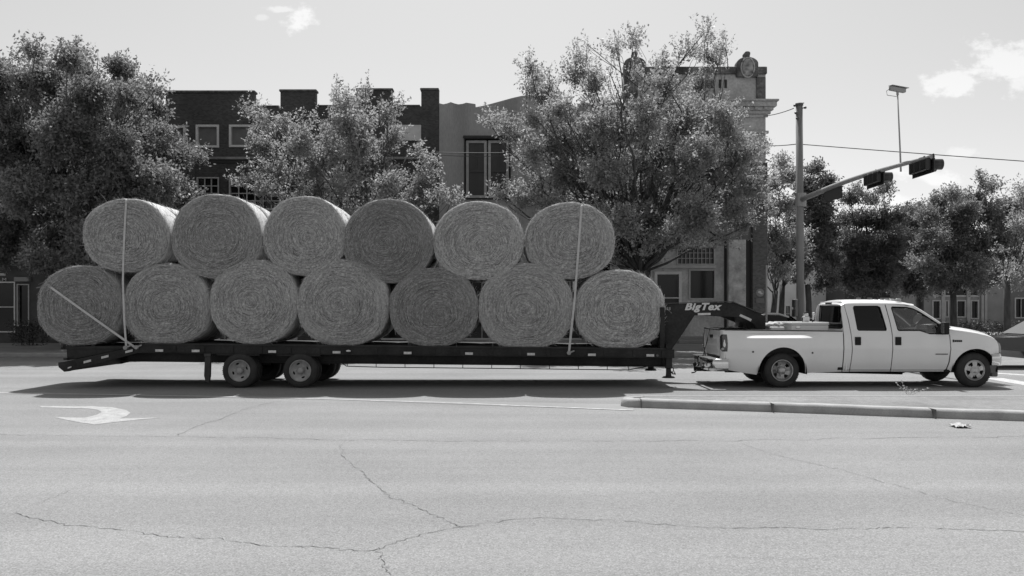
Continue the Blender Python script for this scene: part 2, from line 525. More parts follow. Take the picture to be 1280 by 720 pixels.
mb.poly(pts); tag(mb.build('concrete_strip', M_conc), kind='structure')
A, B = px_strip([(-300, 486.3), (0, 490.6), (220, 494.5), (400, 498.4), (560, 503.2), (640, 506.6), (791, 512.6)], .085, .008, '', None, wvar=.2)
mb = MB(); mb.strip(A, B); tag(mb.build('lane_line', M_paint), kind='structure')
A, B = px_strip([(1241, 472.5), (1262, 476.2), (1290, 480.8), (1400, 499)], .5, .004, '', None)
mb = MB(); mb.strip(A, B)
A, B = px_strip([(1230, 465.5), (1262, 467.5), (1300, 470)], .4, .004, '', None); mb.strip(A, B)
tag(mb.build('crossing_lines', M_paint), kind='structure')
# left turn arrow, flat on the lane, as laid out by the road crew
arrow = [(50, 507.5), (110, 507.6), (140, 509.0), (158, 512.5), (163, 516), (158, 520), (150, 523), (172, 522.8), (203, 521.8), (172, 524.6), (142, 527.8), (118, 530.6), (92, 526.6), (66, 521.0),
         (92, 522.0), (106, 522.2), (121, 518.4), (127, 515), (122, 512.2), (108, 510.4), (52, 509.3)]
M_worn = mat('worn_road_paint', .32, .85, noise_amt=.22, noise_scale=6, amt2=.3, scale2=50)
mb = MB(); mb.poly([G(a, b, .004) for a, b in arrow])
bmesh.ops.triangulate(mb.bm, faces=mb.bm.faces[:])
tag(mb.build('turn_arrow', M_worn), kind='structure')

# cracks
CR = [([(0, 543), (120, 544.5), (230, 545.5), (400, 549), (560, 551), (700, 551.5), (860, 551), (1000, 549), (1120, 547), (1290, 545)], .012, 1),
      ([(222, 544), (236, 537), (252, 530), (276, 524), (300, 513), (330, 505), (350, 501)], .014, 2),
      ([(20, 641), (45, 651), (120, 661), (220, 671), (330, 678), (430, 685), (470, 686), (482, 681), (520, 671), (575, 658), (640, 649), (700, 646), (800, 652), (880, 657), (1000, 661), (1100, 660), (1290, 663)], .013, 3),
      ([(425, 558), (428, 572), (450, 590), (468, 604), (490, 622), (530, 636), (560, 648), (578, 656)], .012, 4),
      ([(470, 686), (476, 700), (482, 716), (486, 726)], .012, 5),
      ([(925, 553), (960, 566), (1010, 578), (1060, 589), (1110, 604), (1150, 615), (1200, 629), (1290, 648)], .009, 6),
      ([(0, 642), (20, 641), (50, 628), (90, 612), (130, 602), (170, 590)], .006, 7),
      ([(425, 558), (440, 549)], .007, 8),
      ([(700, 613), (820, 616), (900, 616)], .004, 9), ([(880, 696), (1000, 698), (1100, 697)], .004, 10)]
mb = MB()
for pts, w, s in CR:
    A, B = px_strip(pts, w * (.7 if s == 1 else .5), .004, '', None, jit=.05, seed=s, wvar=.9); mb.strip(A, B)
tag(mb.build('road_cracks', M_crack), kind='structure')

# ------------------------------------------------------------------ buildings
FB = 40.0
def B(px, py, Y=FB): return ((px - HX) / F * Y, EYE - (py - HY) / F * Y)
M_brick = brick_mat('dark_brick', .060, .075, 1.0, .3)
M_brick2 = brick_mat('dark_brick_pier', .09, .10, 1.0, .25)
M_cope = mat('coping', .22, .85, noise_amt=.3, noise_scale=3)
M_whitef = mat('white_frame', .55, .5, noise_amt=.1, noise_scale=4)
M_greyf = mat('grey_frame', .38, .55, noise_amt=.12, noise_scale=5)
M_stucco = mat('grey_stucco', .30, .9, noise_amt=.2, noise_scale=.8, amt2=.12, scale2=14, bump=.25, bump_scale=14, stretch=(1.6, 1, .35))
M_stone = mat('pale_stone', .42, .85, noise_amt=.25, noise_scale=1.2, amt2=.18, scale2=9, bump=.4, bump_scale=12)
M_stained = mat('stained_stone', .12, .9, noise_amt=.7, noise_scale=1.8, amt2=.35, scale2=10, bump=.5, bump_scale=14)
M_darkwin = mat('dark_glass', .010, .08, spec=.3)
M_board = mat('window_board', .13, .6, noise_amt=.15, noise_scale=3)
M_black = mat('black_trim', .02, .6)
M_roofing = mat('roofing', .08, .95, noise_amt=.3, noise_scale=1)
M_soffit = mat('shop_soffit', .07, .9)

def window(parent, r, Y, fw=.1, fm=None, pm=None, nx=0, ny=0, bar=.035, proud=.05, depth=.16):
    """r = photo pixel rect outer frame; frame is a ring, pane set back, bars part of the frame"""
    fm = fm or M_whitef; pm = pm or M_darkwin
    x0, z1 = B(r[0], r[1], Y); x1, z0 = B(r[2], r[3], Y)
    o = [(x0, z0), (x1, z0), (x1, z1), (x0, z1)]; i = [(x0 + fw, z0 + fw), (x1 - fw, z0 + fw), (x1 - fw, z1 - fw), (x0 + fw, z1 - fw)]
    mb = MB(); mb.slab(o, [i], Y - proud, Y + .12)
    for k in range(1, nx):
        x = x0 + fw + (x1 - x0 - 2 * fw) * k / nx; mb.box(x - bar / 2, x + bar / 2, Y - .01, Y + .06, z0 + fw, z1 - fw)
    for k in range(1, ny):
        z = z0 + fw + (z1 - z0 - 2 * fw) * k / ny; mb.box(x0 + fw, x1 - fw, Y - .006, Y + .056, z - bar / 2, z + bar / 2)
    w = mb.build('window', fm, parent)
    mb = MB(); mb.box(x0 + fw * .5, x1 - fw * .5, Y + depth - .04, Y + depth, z0 + fw * .5, z1 - fw * .5)
    mb.build('pane', pm, w)
    return w
def hole(r, Y=FB, e=.03):
    x0, z1 = B(r[0], r[1], Y); x1, z0 = B(r[2], r[3], Y)
    return [(x0 + e, z0 + e), (x1 - e, z0 + e), (x1 - e, z1 - e), (x0 + e, z1 - e)]
def building(label, name, outline, holes, m, Y=FB, depth=18, cat='building', side_m=None, low=.0):
    pts = [B(a, b, Y) for a, b in outline]
    xs = [p[0] for p in pts]; zs = [p[1] for p in pts]
    root = thing(name, ((min(xs) + max(xs)) / 2, Y + depth / 2, 0), label, cat)
    mb = MB(); mb.slab(pts, [hole(h, Y) for h in holes], Y, Y + .35); mb.build('wall', m, root)
    ztop = sorted(zs)[len(zs) // 2] - .9 if not low else low
    mb = MB(); mb.box(min(xs) + .01, min(xs) + .36, Y + .353, Y + depth, 0, ztop); mb.box(max(xs) - .36, max(xs) - .01, Y + .353, Y + depth, 0, ztop)
    mb.box(min(xs) + .363, max(xs) - .363, Y + depth - .35, Y + depth - .01, 0, ztop)
    mb.build('wall', side_m or m, root)
    mb = MB(); mb.box(min(xs) + .363, max(xs) - .363, Y + .355, Y + depth - .355, ztop - .45, ztop - .15); mb.build('roof', M_roofing, root)
    mb = MB(); mb.box(min(xs) + .37, max(xs) - .37, Y + 1.6, Y + 1.7, 0, ztop - .5); mb.build('room_wall', M_soffit, root)
    return root

# brick two-storey block
zb = 432.5
wins_up = [(200, 157, 232, 179), (245, 156, 274, 184.5), (286.5, 156, 345, 184), (358, 156, 387, 184), (400, 156, 458, 184)]
wins_lo = [(200, 221.5, 234, 262), (246, 221.5, 274, 262), (286.5, 221.5, 351, 262), (362, 221.5, 391, 262), (403, 221.5, 466, 262)]
shops = [(130, 318, 240, 425), (262, 318, 372, 425), (396, 318, 520, 425)]
sign_r = (494.5, 156.5, 526.5, 176)
out1 = [(100, zb), (548.5, zb), (548.5, 113), (526.5, 113), (526.5, 132.8), (490, 132.8), (490, 113.3), (446, 113.3), (446, 132.8), (394.5, 133.2), (394.5, 114.7), (350.5, 114.7), (350.5, 133.6), (317.5, 133.6), (317.5, 116),
        (207, 117), (207, 134), (100, 134)]
bb = building('dark brick two-storey building with stepped parapet and white-framed upper windows', 'brick_building', out1, wins_up + wins_lo + shops, M_brick, low=9.2)
for r in wins_up: window(bb, r, FB, .1, M_whitef, M_board)
for i, r in enumerate(wins_lo): window(bb, r, FB, .06, M_greyf, M_darkwin, nx=3 if i % 2 else 6, ny=4, bar=.045)
for r in shops: window(bb, r, FB, .09, M_greyf, M_darkwin, nx=3, ny=1)
M_cop = mat('brick_coping', .10, .9, noise_amt=.5, noise_scale=6)
for a, b, y in ((207, 317.5, 116), (350.5, 394.5, 114.7), (446, 490, 113.3), (526.5, 548.5, 113)):
    x0, z = B(a, y); x1, _ = B(b, y); mb = MB().box(x0 - .05, x1 + (.05 if b < 548 else 0), FB - .06, FB + .42, z + .003, z + .11, .02); mb.build('coping', M_cop, bb)
for a, b, y in ((100, 207, 134), (317.5, 350.5, 133.6), (394.5, 446, 133), (490, 526.5, 132.8)):
    x0, z = B(a, y); x1, _ = B(b, y); mb = MB().box(x0 + .055, x1 - .055, FB - .04, FB + .4, z + .003, z + .07, .015); mb.build('coping', M_cop, bb)
x0, z = B(150, 198); x1, _ = B(548, 198)
mb = MB(); mb.box(x0, x1, FB - .12, FB - .003, z - .06, z + .06, .015); mb.build('string_course', M_cope, bb)
x0, z = B(100, 203); mb = MB(); mb.box(x0, x1, FB - .05, FB - .003, z - .03, z + .1); mb.build('fascia', M_black, bb)
mb = MB()
for k in (240, 280, 356, 397, 472, 540):
    x, z = B(k, 205); mb.box(x - .16, x + .16, FB - .07, FB - .004, 0, z)
mb.build('pilasters', M_brick, bb)
x0, z1 = B(sign_r[0], sign_r[1]); x1, z0 = B(sign_r[2], sign_r[3])
mb = MB(); mb.box(x0, x1, FB - .08, FB - .004, z0, z1, .01); mb.build('sign_panel', M_whitef, bb)
x0, z = B(120, 312); x1, _ = B(548, 312)
mb = MB(); mb.box(x0, x1, FB - .9, FB - .004, z - .12, z + .12, .02); mb.build('canopy', M_soffit, bb)

# left shop in the tree's shade
out0 = [(-420, zb), (99.5, zb), (99.5, 146), (-420, 146)]
sh = [(-60, 352, 19.5, 415.5), (21.5, 355, 37, 407.5), (-180, 352, -64, 415.5)]
ls = building('low dark shop with white-framed glass front under the big left tree', 'corner_shop', out0, sh, mat('shop_wall', .07, .9, noise_amt=.2, noise_scale=2), low=8.5)
window(ls, sh[0], FB, .06, M_whitef, M_darkwin, nx=2, ny=2, bar=.04)
window(ls, sh[1], FB, .05, M_greyf, M_darkwin, nx=1, ny=1)
window(ls, sh[2], FB, .06, M_whitef, M_darkwin, nx=3, ny=2, bar=.04)
M_pale = mat('pale_sheet', .5, .7)
x0, z1 = B(-80, 325.5); x1, z0 = B(20, 332.5)
mb = MB(); mb.box(x0, x1, FB - .95, FB - .004, z0, z1, .02); mb.build('canopy', M_pale, ls)
x0, z1 = B(21, 346.5); x1, z0 = B(39.5, 352)
mb = MB(); mb.box(x0, x1, FB - .25, FB - .004, z0, z1, .02); mb.build('awning', mat('grey_awning', .25, .8), ls)
x0, z0 = B(-5, 295.5)
text_mesh('sign_lettering', 'S', .5, (x0 + .23, FB - .06, z0), M_pale, ls, width=.24, height=.3, extrude=.02)
x0, z0 = B(-3, 351.5)
text_mesh('sign_lettering', 'ILM', .5, (x0 + .02, FB - .06, z0), M_pale, ls, width=.42, height=.15, extrude=.01)
x0, z1 = B(-30, 341.5); x1, z0 = B(7.5, 344.5)
mb = MB(); mb.box(x0, x1, FB - .05, FB - .004, z0, z1); mb.build('sign_strip', M_pale, ls)

# grey stucco building with curved parapet
top2 = [(549, 129.0), (554, 130.3), (559, 129.2), (563.5, 127.6), (568, 129.2), (573, 130.4), (578, 129.8), (583, 128.3), (589, 129.2), (594.3, 130), (594.4, 134), (606, 131.8), (622, 127.5), (640, 122.5), (652, 119.8), (660, 118.8), (672, 120.6), (690, 125.5), (708, 130),
        (722, 134), (722.2, 129.5), (735, 129), (743, 127.8), (752, 130.3), (760, 129), (766, 127.6), (779.4, 129)]
gw = [(580, 172.5, 638.5, 249.5), (687, 172.5, 746, 249.5)]
gs = [(565, 316, 640, 425), (660, 316, 765, 425)]
gb = building('grey stucco building with wavy parapet and tall paired shuttered windows', 'stucco_building', [(549, zb)] + top2 + [(779.4, zb)], gw + gs, M_stucco, low=9.3)
for r in gw:
    window(gb, r, FB, .05, M_black, M_darkwin, depth=.25)
    x0, z1 = B(r[0] + 2.5, r[1] + 2.5); x1, z0 = B(r[2] - 2.5, r[3] - 2.5); xm = (x0 + x1) / 2
    for a, b in ((x0, xm - .04), (xm + .04, x1)):
        mb = MB(); mb.slab([(a, z0), (b, z0), (b, z1), (a, z1)], [[(a + .12, z0 + .12), (b - .12, z0 + .12), (b - .12, z1 - .12), (a + .12, z1 - .12)]], FB + .1, FB + .16)
        s = mb.build('window', M_greyf, gb)
        mb = MB()
        mb.box((a + b) / 2 - .03, (a + b) / 2 + .03, FB + .12, FB + .15, z0 + .12, z1 - .12)
        zm = z0 + (z1 - z0) * .47; mb.box(a + .12, b - .12, FB + .121, FB + .151, zm - .05, zm + .05)
        mb.box(a + .12, b - .12, FB + .17, FB + .18, z0 + .12, z1 - .12)
        mb.build('shutter', mat('dark_shutter', .05, .6), s)
    xa, za = B(r[0] - 1, r[1]); xb, _ = B(r[2] + 1, r[1])
    mb = MB(); mb.box(xa, xb, FB - .1, FB - .003, za - .02, za + .1, .01); mb.build('lintel', M_black, gb)
for r in gs: window(gb, r, FB, .09, M_greyf, M_darkwin, nx=2)

# pale stone corner building
zc = 190
hs = [(818, 339.5, 852, 431), (861, 336.5, 894.5, 374.5), (846, 308, 893.5, 331), (790, 336.5, 815, 374.5)]
cb = building('pale stone corner building with carved parapet ornament and bracketed cornice', 'stone_building', [(780, zb), (940, zb), (940, 300), (957, 299.9), (957, 86), (780, 85)], hs, M_stone, low=10.8)
x1_, zz = B(957, 0)
mb = MB()
x0, zA = B(780, 126.5); x1, zB_ = B(957, 147)
h = zA - zB_
for (a, b, pr) in ((0, .12, .50), (.12, .42, .42), (.42, .62, .30), (.62, .82, .2), (.82, 1.0, .1)):
    mb.box(x0, x1 + pr - .01, FB - pr, FB - .003, zA - h * b + .002, zA - h * a - .002, .012)
mb.build('cornice', M_stone, cb)
mb = MB(); k = x0 + .2
while k < x1 + .1: mb.box(k, k + .14, FB - .36, FB - .31, zA - h * .58, zA - h * .44); k += .42
for py, pr in ((165, .12), (179, .12)):
    _, z = B(0, py); mb.box(x0, x1 + pr, FB - pr, FB - .003, z - .09, z + .05, .02)
mb.build('moulding', M_stone, cb)
_, zt1 = B(0, 85); _, zt0 = B(0, 93)
mb = MB(); mb.box(x0, x1 + .04, FB - .12, FB + .4, zt0, zt1 + .04, .02)
xa, z_ = B(945, 97); xb, z0_ = B(956, 126)
mb.box(xa, xb + .02, FB - .1, FB - .003, z0_, z_, .02)
xa, z_ = B(780, 97); xb, z0_ = B(797, 126); mb.box(xa, xb, FB - .1, FB - .003, z0_, z_, .02)
mb.build('parapet_coping', M_stained, cb)
for k in (888, 898.5, 905.5, 872, 864, 848, 838):
    xa, za = B(k, 99.5); xb, zb_ = B(k + 3, 110); mb = MB().box(xa, xb, FB - .02, FB - .0035, zb_, za, .015); mb.build('slot_shade', M_black, cb)  # black plates on the parapet paint the shade inside its openings
for cx in (933, 793):                       # carved cartouches
    x, z = B(cx, 65.5)
    pts = []
    xl, zl = B(cx - 13.5, 97); xr, zs = B(cx + 13.5, 81)
    pts = [(xl, zl), (xr, zl), (xr, zs)]
    for i in range(1, 9):
        a = math.pi * i / 18; pts.append((x + (xr - x) * math.cos(a), zs + (z - .26 - zs) * math.sin(a)))
    pts += [(x + .12, z - .2), (x + .14, z - .06), (x + .07, z), (x - .07, z), (x - .14, z - .06), (x - .12, z - .2)]
    for i in range(9, 17):
        a = math.pi * (i + 1) / 18; pts.append((x + (xr - x) * math.cos(a), zs + (z - .26 - zs) * math.sin(a)))
    pts.append((xl, zs))
    mb = MB(); mb.prism(pts, FB - .22, FB + .25, .03); orn = mb.build('cartouche', M_stained, cb)
    mb = MB(); _, zc1 = B(0, 86); mb.sphere((x, FB - .24, zc1), 1, .27, .07, .42, 20); 
    mb.build('shield', mat('carved_stone', .26, .85, noise_amt=.6, noise_scale=5, bump=.8, bump_scale=16), orn)
    mb = MB()
    pr = [(x + .31 * math.cos(a * math.pi / 12), FB - .235, zc1 + .46 * math.sin(a * math.pi / 12)) for a in range(25)]
    mb.tube(pr, .035, 6); mb.build('shield_rim', M_stone, orn)
# ground floor: brick corner pier, pilasters, transom lights, doors
xa, z_ = B(939, 300); xb, _ = B(957.4, 300)
mb = MB(); mb.box(xa, xb, FB - .25, FB - .004, 0, z_ + 3.6, .01)
mb.build('corner_pier', M_brick2, cb)
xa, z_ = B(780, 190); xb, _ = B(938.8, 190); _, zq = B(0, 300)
mb = MB(); mb.box(xa, xb, FB - .05, FB - .004, zq, z_, .01); mb.build('upper_brickwork', mat('dark_brickwork', .16, .9, noise_amt=.3, noise_scale=2), cb)  # brick of a darker tone than the stone
M_colp = mat('painted_column', .40, .8, noise_amt=.35, noise_scale=2.2, amt2=.15, scale2=12)
xa, z_ = B(908.5, 300); xb, _ = B(930.5, 300)
mb = MB(); mb.box(xa, xb, FB - .3, FB - .004, 0, z_, .04, 2); mb.build('column', M_colp, cb)
xa, _ = B(931, 300); xb, _ = B(938.7, 300)
mb = MB(); mb.box(xa, xb, FB - .02, FB - .004, 0, z_); mb.build('recess_shade', M_black, cb)  # flat black strip on the wall, painting the shade of a recess
xa, _ = B(905, 300); xb, _ = B(908.2, 300)
mb = MB(); mb.box(xa, xb, FB - .02, FB - .004, 0, z_); mb.build('recess_shade', M_black, cb)  # thin black sheet drawn in place of the gap's shade
xa, z_ = B(822, 331.5); xb, zl = B(894.5, 335.5)
mb = MB(); mb.box(xa, xb, FB - .1, FB - .004, zl, z_, .01); mb.build('transom_bar', M_greyf, cb)
window(cb, hs[0], FB, .13, M_whitef, M_darkwin, depth=.1)
xa, z_ = B(836, 372.5); xb, _ = B(849, 372.5)
mb = MB(); mb.cyl((xa - .3, FB - .07, z_), (xb, FB - .07, z_), .03); mb.build('push_bar', M_whitef, cb)
window(cb, hs[1], FB, .07, M_greyf, M_darkwin)
window(cb, hs[3], FB, .07, M_greyf, M_darkwin)
window(cb, hs[2], FB, .05, M_greyf, mat('leaded_glass', .05, .3), nx=9, ny=3, bar=.025)
x, z = B(948, 366)
s = mb = MB(); mb.cyl((x, FB - .275, z), (x, FB - .253, z), .19, n=28); mb.build('round_plaque', mat('plaque', .2, .5), cb)
mb = MB(); mb.sphere((x - .03, FB - .285, z + .02), .08, 1, .2, .8); mb.sphere((x + .05, FB - .285, z - .04), .06, 1, .2, .7); mb.build('plaque_emblem', M_pale, cb)
x0, z1 = B(943, 372.5); x1, z0 = B(953, 379)
mb = MB(); mb.box(x0, x1, FB - .275, FB - .253, z0, z1, .005); mb.build('sign_board', mat('sign_board', .13, .6), cb)
xa, z_ = B(845, 432); xb, _ = B(905, 432)
mb = MB(); mb.box(xa, xb, FB - .7, FB - .31, .14, .3, .02); mb.box(xa, xb, FB - .308, FB - .004, .14, .46, .02); mb.build('step', M_walk, cb)

# buildings far right, seen under the trees
FR = 62.0
outr = [(1143, 420), (1262, 420), (1262, 300), (1143, 300)]
rw = [(1165, 375, 1176, 399), (1181, 375, 1186, 397), (1195, 375, 1207.5, 397), (1213, 375, 1223.5, 399), (1166, 345, 1224, 371)]
rb = building('pale low shopfront with tall dark windows seen under the right trees', 'shop_building', outr, rw, mat('cream_wall', .22, .9, noise_amt=.15, noise_scale=1), Y=FR, depth=14, low=6)
for r in rw[:4]: window(rb, r, FR, .09, M_greyf, M_darkwin)
window(rb, rw[4], FR, .12, M_greyf, M_darkwin, nx=4)
mb = MB()
for k in (1148, 1178.5, 1210, 1228, 1231): 
    x, z = B(k, 342, FR); mb.box(x - .13, x + .13, FR - .12, FR - .004, .1, z, .02)
mb.build('pilasters', mat('pale_pilaster', .34, .9, noise_amt=.15, noise_scale=2), rb)
outq = [(1262.5, 420), (1460, 420), (1460, 330), (1262.5, 330)]
qw = [(1268, 372, 1285, 398), (1300, 372, 1330, 398)]
qb = building('grey flat-fronted building at the far right edge with dark windows', 'shop_building', outq, qw, mat('dull_wall', .13, .9, noise_amt=.15, noise_scale=1), Y=FR, depth=14, low=4)
for r in qw: window(qb, r, FR, .09, M_greyf, M_darkwin, nx=2)
outs = [(952, 418), (1052, 418), (1052, 318), (952, 318)]
sw = [(981, 381, 989, 403), (1037, 385, 1044, 403)]
sb = building('pale building coloured as if sunlit, glimpsed between the thin trunks left of the mast pole', 'shop_building', outs, sw, mat('sunlit_tone_wall', .6, .9, noise_amt=.12, noise_scale=1), Y=70, depth=12, low=4)  # front faces away from the sun; sunlit brightness is in the wall colour
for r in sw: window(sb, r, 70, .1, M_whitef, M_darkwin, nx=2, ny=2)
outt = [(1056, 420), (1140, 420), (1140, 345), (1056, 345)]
tb = building('dark low building behind the pickup cab', 'shop_building', outt, [(1070, 372, 1090, 400), (1100, 372, 1128, 400)], mat('deep_wall', .05, .9, noise_amt=.15, noise_scale=1), Y=66, depth=12, low=4)  # wall has a very dark base tone
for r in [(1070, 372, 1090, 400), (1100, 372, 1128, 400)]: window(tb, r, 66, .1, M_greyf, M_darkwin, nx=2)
# ================================================================== TRAILER
YT0, YT1 = 19.0, 21.6
KT = YT0 / F
def T(px, py): return ((px - HX) * KT, EYE - (py - HY) * KT)
M_tblk = mat('trailer_black', .024, .55, noise_amt=.4, noise_scale=2.5, amt2=.2, scale2=20, spec=.2)
M_tdeck = mat('dark_deck_board', .05, .9, noise_amt=.4, noise_scale=3)
M_refl = mat('reflective_tape', .55, .4, noise_amt=.2, noise_scale=20)
M_tyre = mat('tyre_rubber', .03, .85, noise_amt=.3, noise_scale=6)
M_rim_t = mat('dull_steel_rim', .30, .5, noise_amt=.3, noise_scale=8)
M_chrome = mat('chrome', .62, .16, metal=1, noise_amt=.1, noise_scale=4)
M_dark = mat('dark_void', .008, .9)
M_wood = mat('wood', .1, .8)

trailer = thing('gooseneck_trailer', (T(450, 0)[0], 20.3, 0), 'long black flatbed gooseneck trailer carrying the round hay bales', 'trailer')
def ytop(px): return 430.0 + (px - 180) * .0098
def slope(x): pass
xl, xr = 160, 843
def sbar(px0, px1, dy0, dy1, y0, y1, bev=0.0, mb=None):
    a0 = T(px0, ytop(px0) + dy0); a1 = T(px1, ytop(px1) + dy0); b1 = T(px1, ytop(px1) + dy1); b0 = T(px0, ytop(px0) + dy1)
    mb.prism([a0, a1, b1, b0], y0, y1, bev)
mb = MB()                                   # C-channel side rails with stake pockets
for y0, y1, f0, f1 in ((19.0, 19.02, 19.0, 19.07), (21.58, 21.6, 21.53, 21.6)):
    sbar(xl + 12, xr, 1, 10, y0 + .006, y1, mb=mb)
    sbar(xl + 12, xr, 0.5, 1.4, f0, f1, .002, mb=mb)
    sbar(xl + 12, xr, 10.2, 11.2, f0, f1, .002, mb=mb)
mb.build('side_rail', M_tblk, trailer)
for k in range(215, 840, 36):
    mb = MB(); sbar(k, k + 5, 1.6, 10, 18.985, 19.004, .003, mb=mb); mb.build('stake_pocket', M_tblk, trailer)
mb = MB()                                   # main I-beams set inboard, shallower at the neck
for y in (19.45, 20.95):
    sbar(148, xr, 11.3, 22.6, y, y + .03, mb=mb); sbar(140, xr, 22.7, 23.6, y - .07, y + .1, mb=mb)
mb.build('main_beams', M_tblk, trailer)
mb = MB()
for k in range(186, 838, 22): sbar(k, k + 4, 1.6, 10.5, 19.08, 21.52, mb=mb)
mb.build('cross_members', M_tblk, trailer)
mb = MB()
nb = 13
for i in range(nb):
    w = (21.52 - 19.08) / nb; sbar(172, xr - 2, -.7, 1.5, 19.08 + i * w, 19.08 + (i + 1) * w - .012, mb=mb)
mb.build('deck', M_tdeck, trailer)
# dovetail: sloped beavertail with a folded ramp making the deck longer
mb = MB()
for y0, y1 in ((19.0, 19.06), (21.54, 21.6)):
    mb.prism([T(173, 432.3), T(173, 441), T(131, 452.3), T(86, 464.2), T(80, 464.8), T(73, 459), T(72.2, 453.2), T(80, 452.2)], y0, y1, .006)
mb.prism([T(173, 433), T(173, 436), T(80, 456), T(80, 453)], 19.065, 21.535)
mb.prism([T(86, 452.5), T(86, 464), T(74, 459.5), T(74, 453.5)], 19.07, 21.53, .01)
dt = mb.build('dovetail', M_tblk, trailer)
mb = MB()
mb.prism([T(79.3, 433.4), T(160, 432.6), T(160, 436.5), T(79.3, 436.5)], 19.1, 21.5, .004)
for y0 in (19.12, 20.3, 21.45):
    mb.prism([T(79.6, 436.6), T(150, 436.6), T(80.5, 451)], y0, y0 + .03)
for k in range(84, 156, 9): mb.prism([T(k, 436.6), T(k + 2, 436.6), T(k + 2, 438.5), T(k, 438.5)], 19.16, 21.44)
mb.prism([T(79.6, 436.6), T(81, 436.6), T(81, 450.5), T(79.6, 450.8)], 19.155, 20.29)
mb.prism([T(79, 447.5), T(84, 447.5), T(84, 450), T(79, 450)], 18.99, 19.09, .01)
mb.build('folded_ramp', M_tblk, trailer)
# reflective strips and marker lamps
def strip(px0, px1, pyc, h=3.0, tilt=0, y=18.983, nm='reflector_strip'):
    a = T(px0, pyc - h / 2 + tilt / 2); b = T(px1, pyc - h / 2 - tilt / 2); c = T(px1, pyc + h / 2 - tilt / 2); d = T(px0, pyc + h / 2 + tilt / 2)
    mb = MB(); mb.prism([a, b, c, d], y, y + .015); return mb.build(nm, M_refl, trailer)
for a in (194.5, 240, 335.6, 416, 504.8, 581.5, 659, 735, 808): strip(a, a + 9.6, ytop(a) + 8)
for a, yc in ((157, 439), (127, 446), (105, 451.7)): strip(a, a + 9, yc, 2.8, 2.2)
strip(85, 89.5, 459.3, 1.6, 1.6)
mb = MB(); x, z = T(435.7, 438.8); mb.sphere((x, 18.985, z), .06, 1, .5, .55)
mb.build('marker_lamp', M_chrome, trailer)
for a in (821.5,):
    mb = MB(); x, z = T(a, ytop(a) + 8); mb.cyl((x, 18.975, z), (x, 19.01, z), .028); mb.build('marker_lamp', mat('dull_lamp', .08, .4), trailer)
# ratchet winches at strap ends
for px, py in ((158, 434.5), (171.5, 434), (711, 441)):
    x, z = T(px, py); mb = MB(); mb.cyl((x, 18.93, z), (x, 19.0, z), .045); mb.bar((x, 18.95, z), (x + .12, 18.95, z + .05), .03); mb.build('strap_ratchet', M_rim_t, trailer)
# brake line slung under the frame
mb = MB()
def TL(px, py, y=19.47): x, z = T(px, py); return (x, y, z)
pts = [TL(422, 455.5), TL(428, 459.5), TL(470, 460.8), TL(600, 462.2), TL(789, 464.3), TL(815, 459.5)]
mb.tube(pts, .011, 6)
for k in list(range(429, 789, 37)) + [789]: mb.tube([TL(k, ytop(k) + 23), TL(k, 460 + (k - 429) * .0122)], .009, 5)
mb.build('brake_line', M_tblk, trailer)
# mud flap
mb = MB(); mb.prism([T(255.5, 441.5), T(262.5, 441.5), T(261.8, 470), T(260.5, 478), T(256.5, 478.6), T(254.2, 470)], 19.03, 19.12, .01)
mb.prism([T(254.5, 441), T(263.5, 441), T(263, 446), T(255, 446)], 19.0, 19.14, .01)
mb.build('mud_flap', mat('mud_flap_rubber', .05, .8, noise_amt=.3, noise_scale=6), trailer)

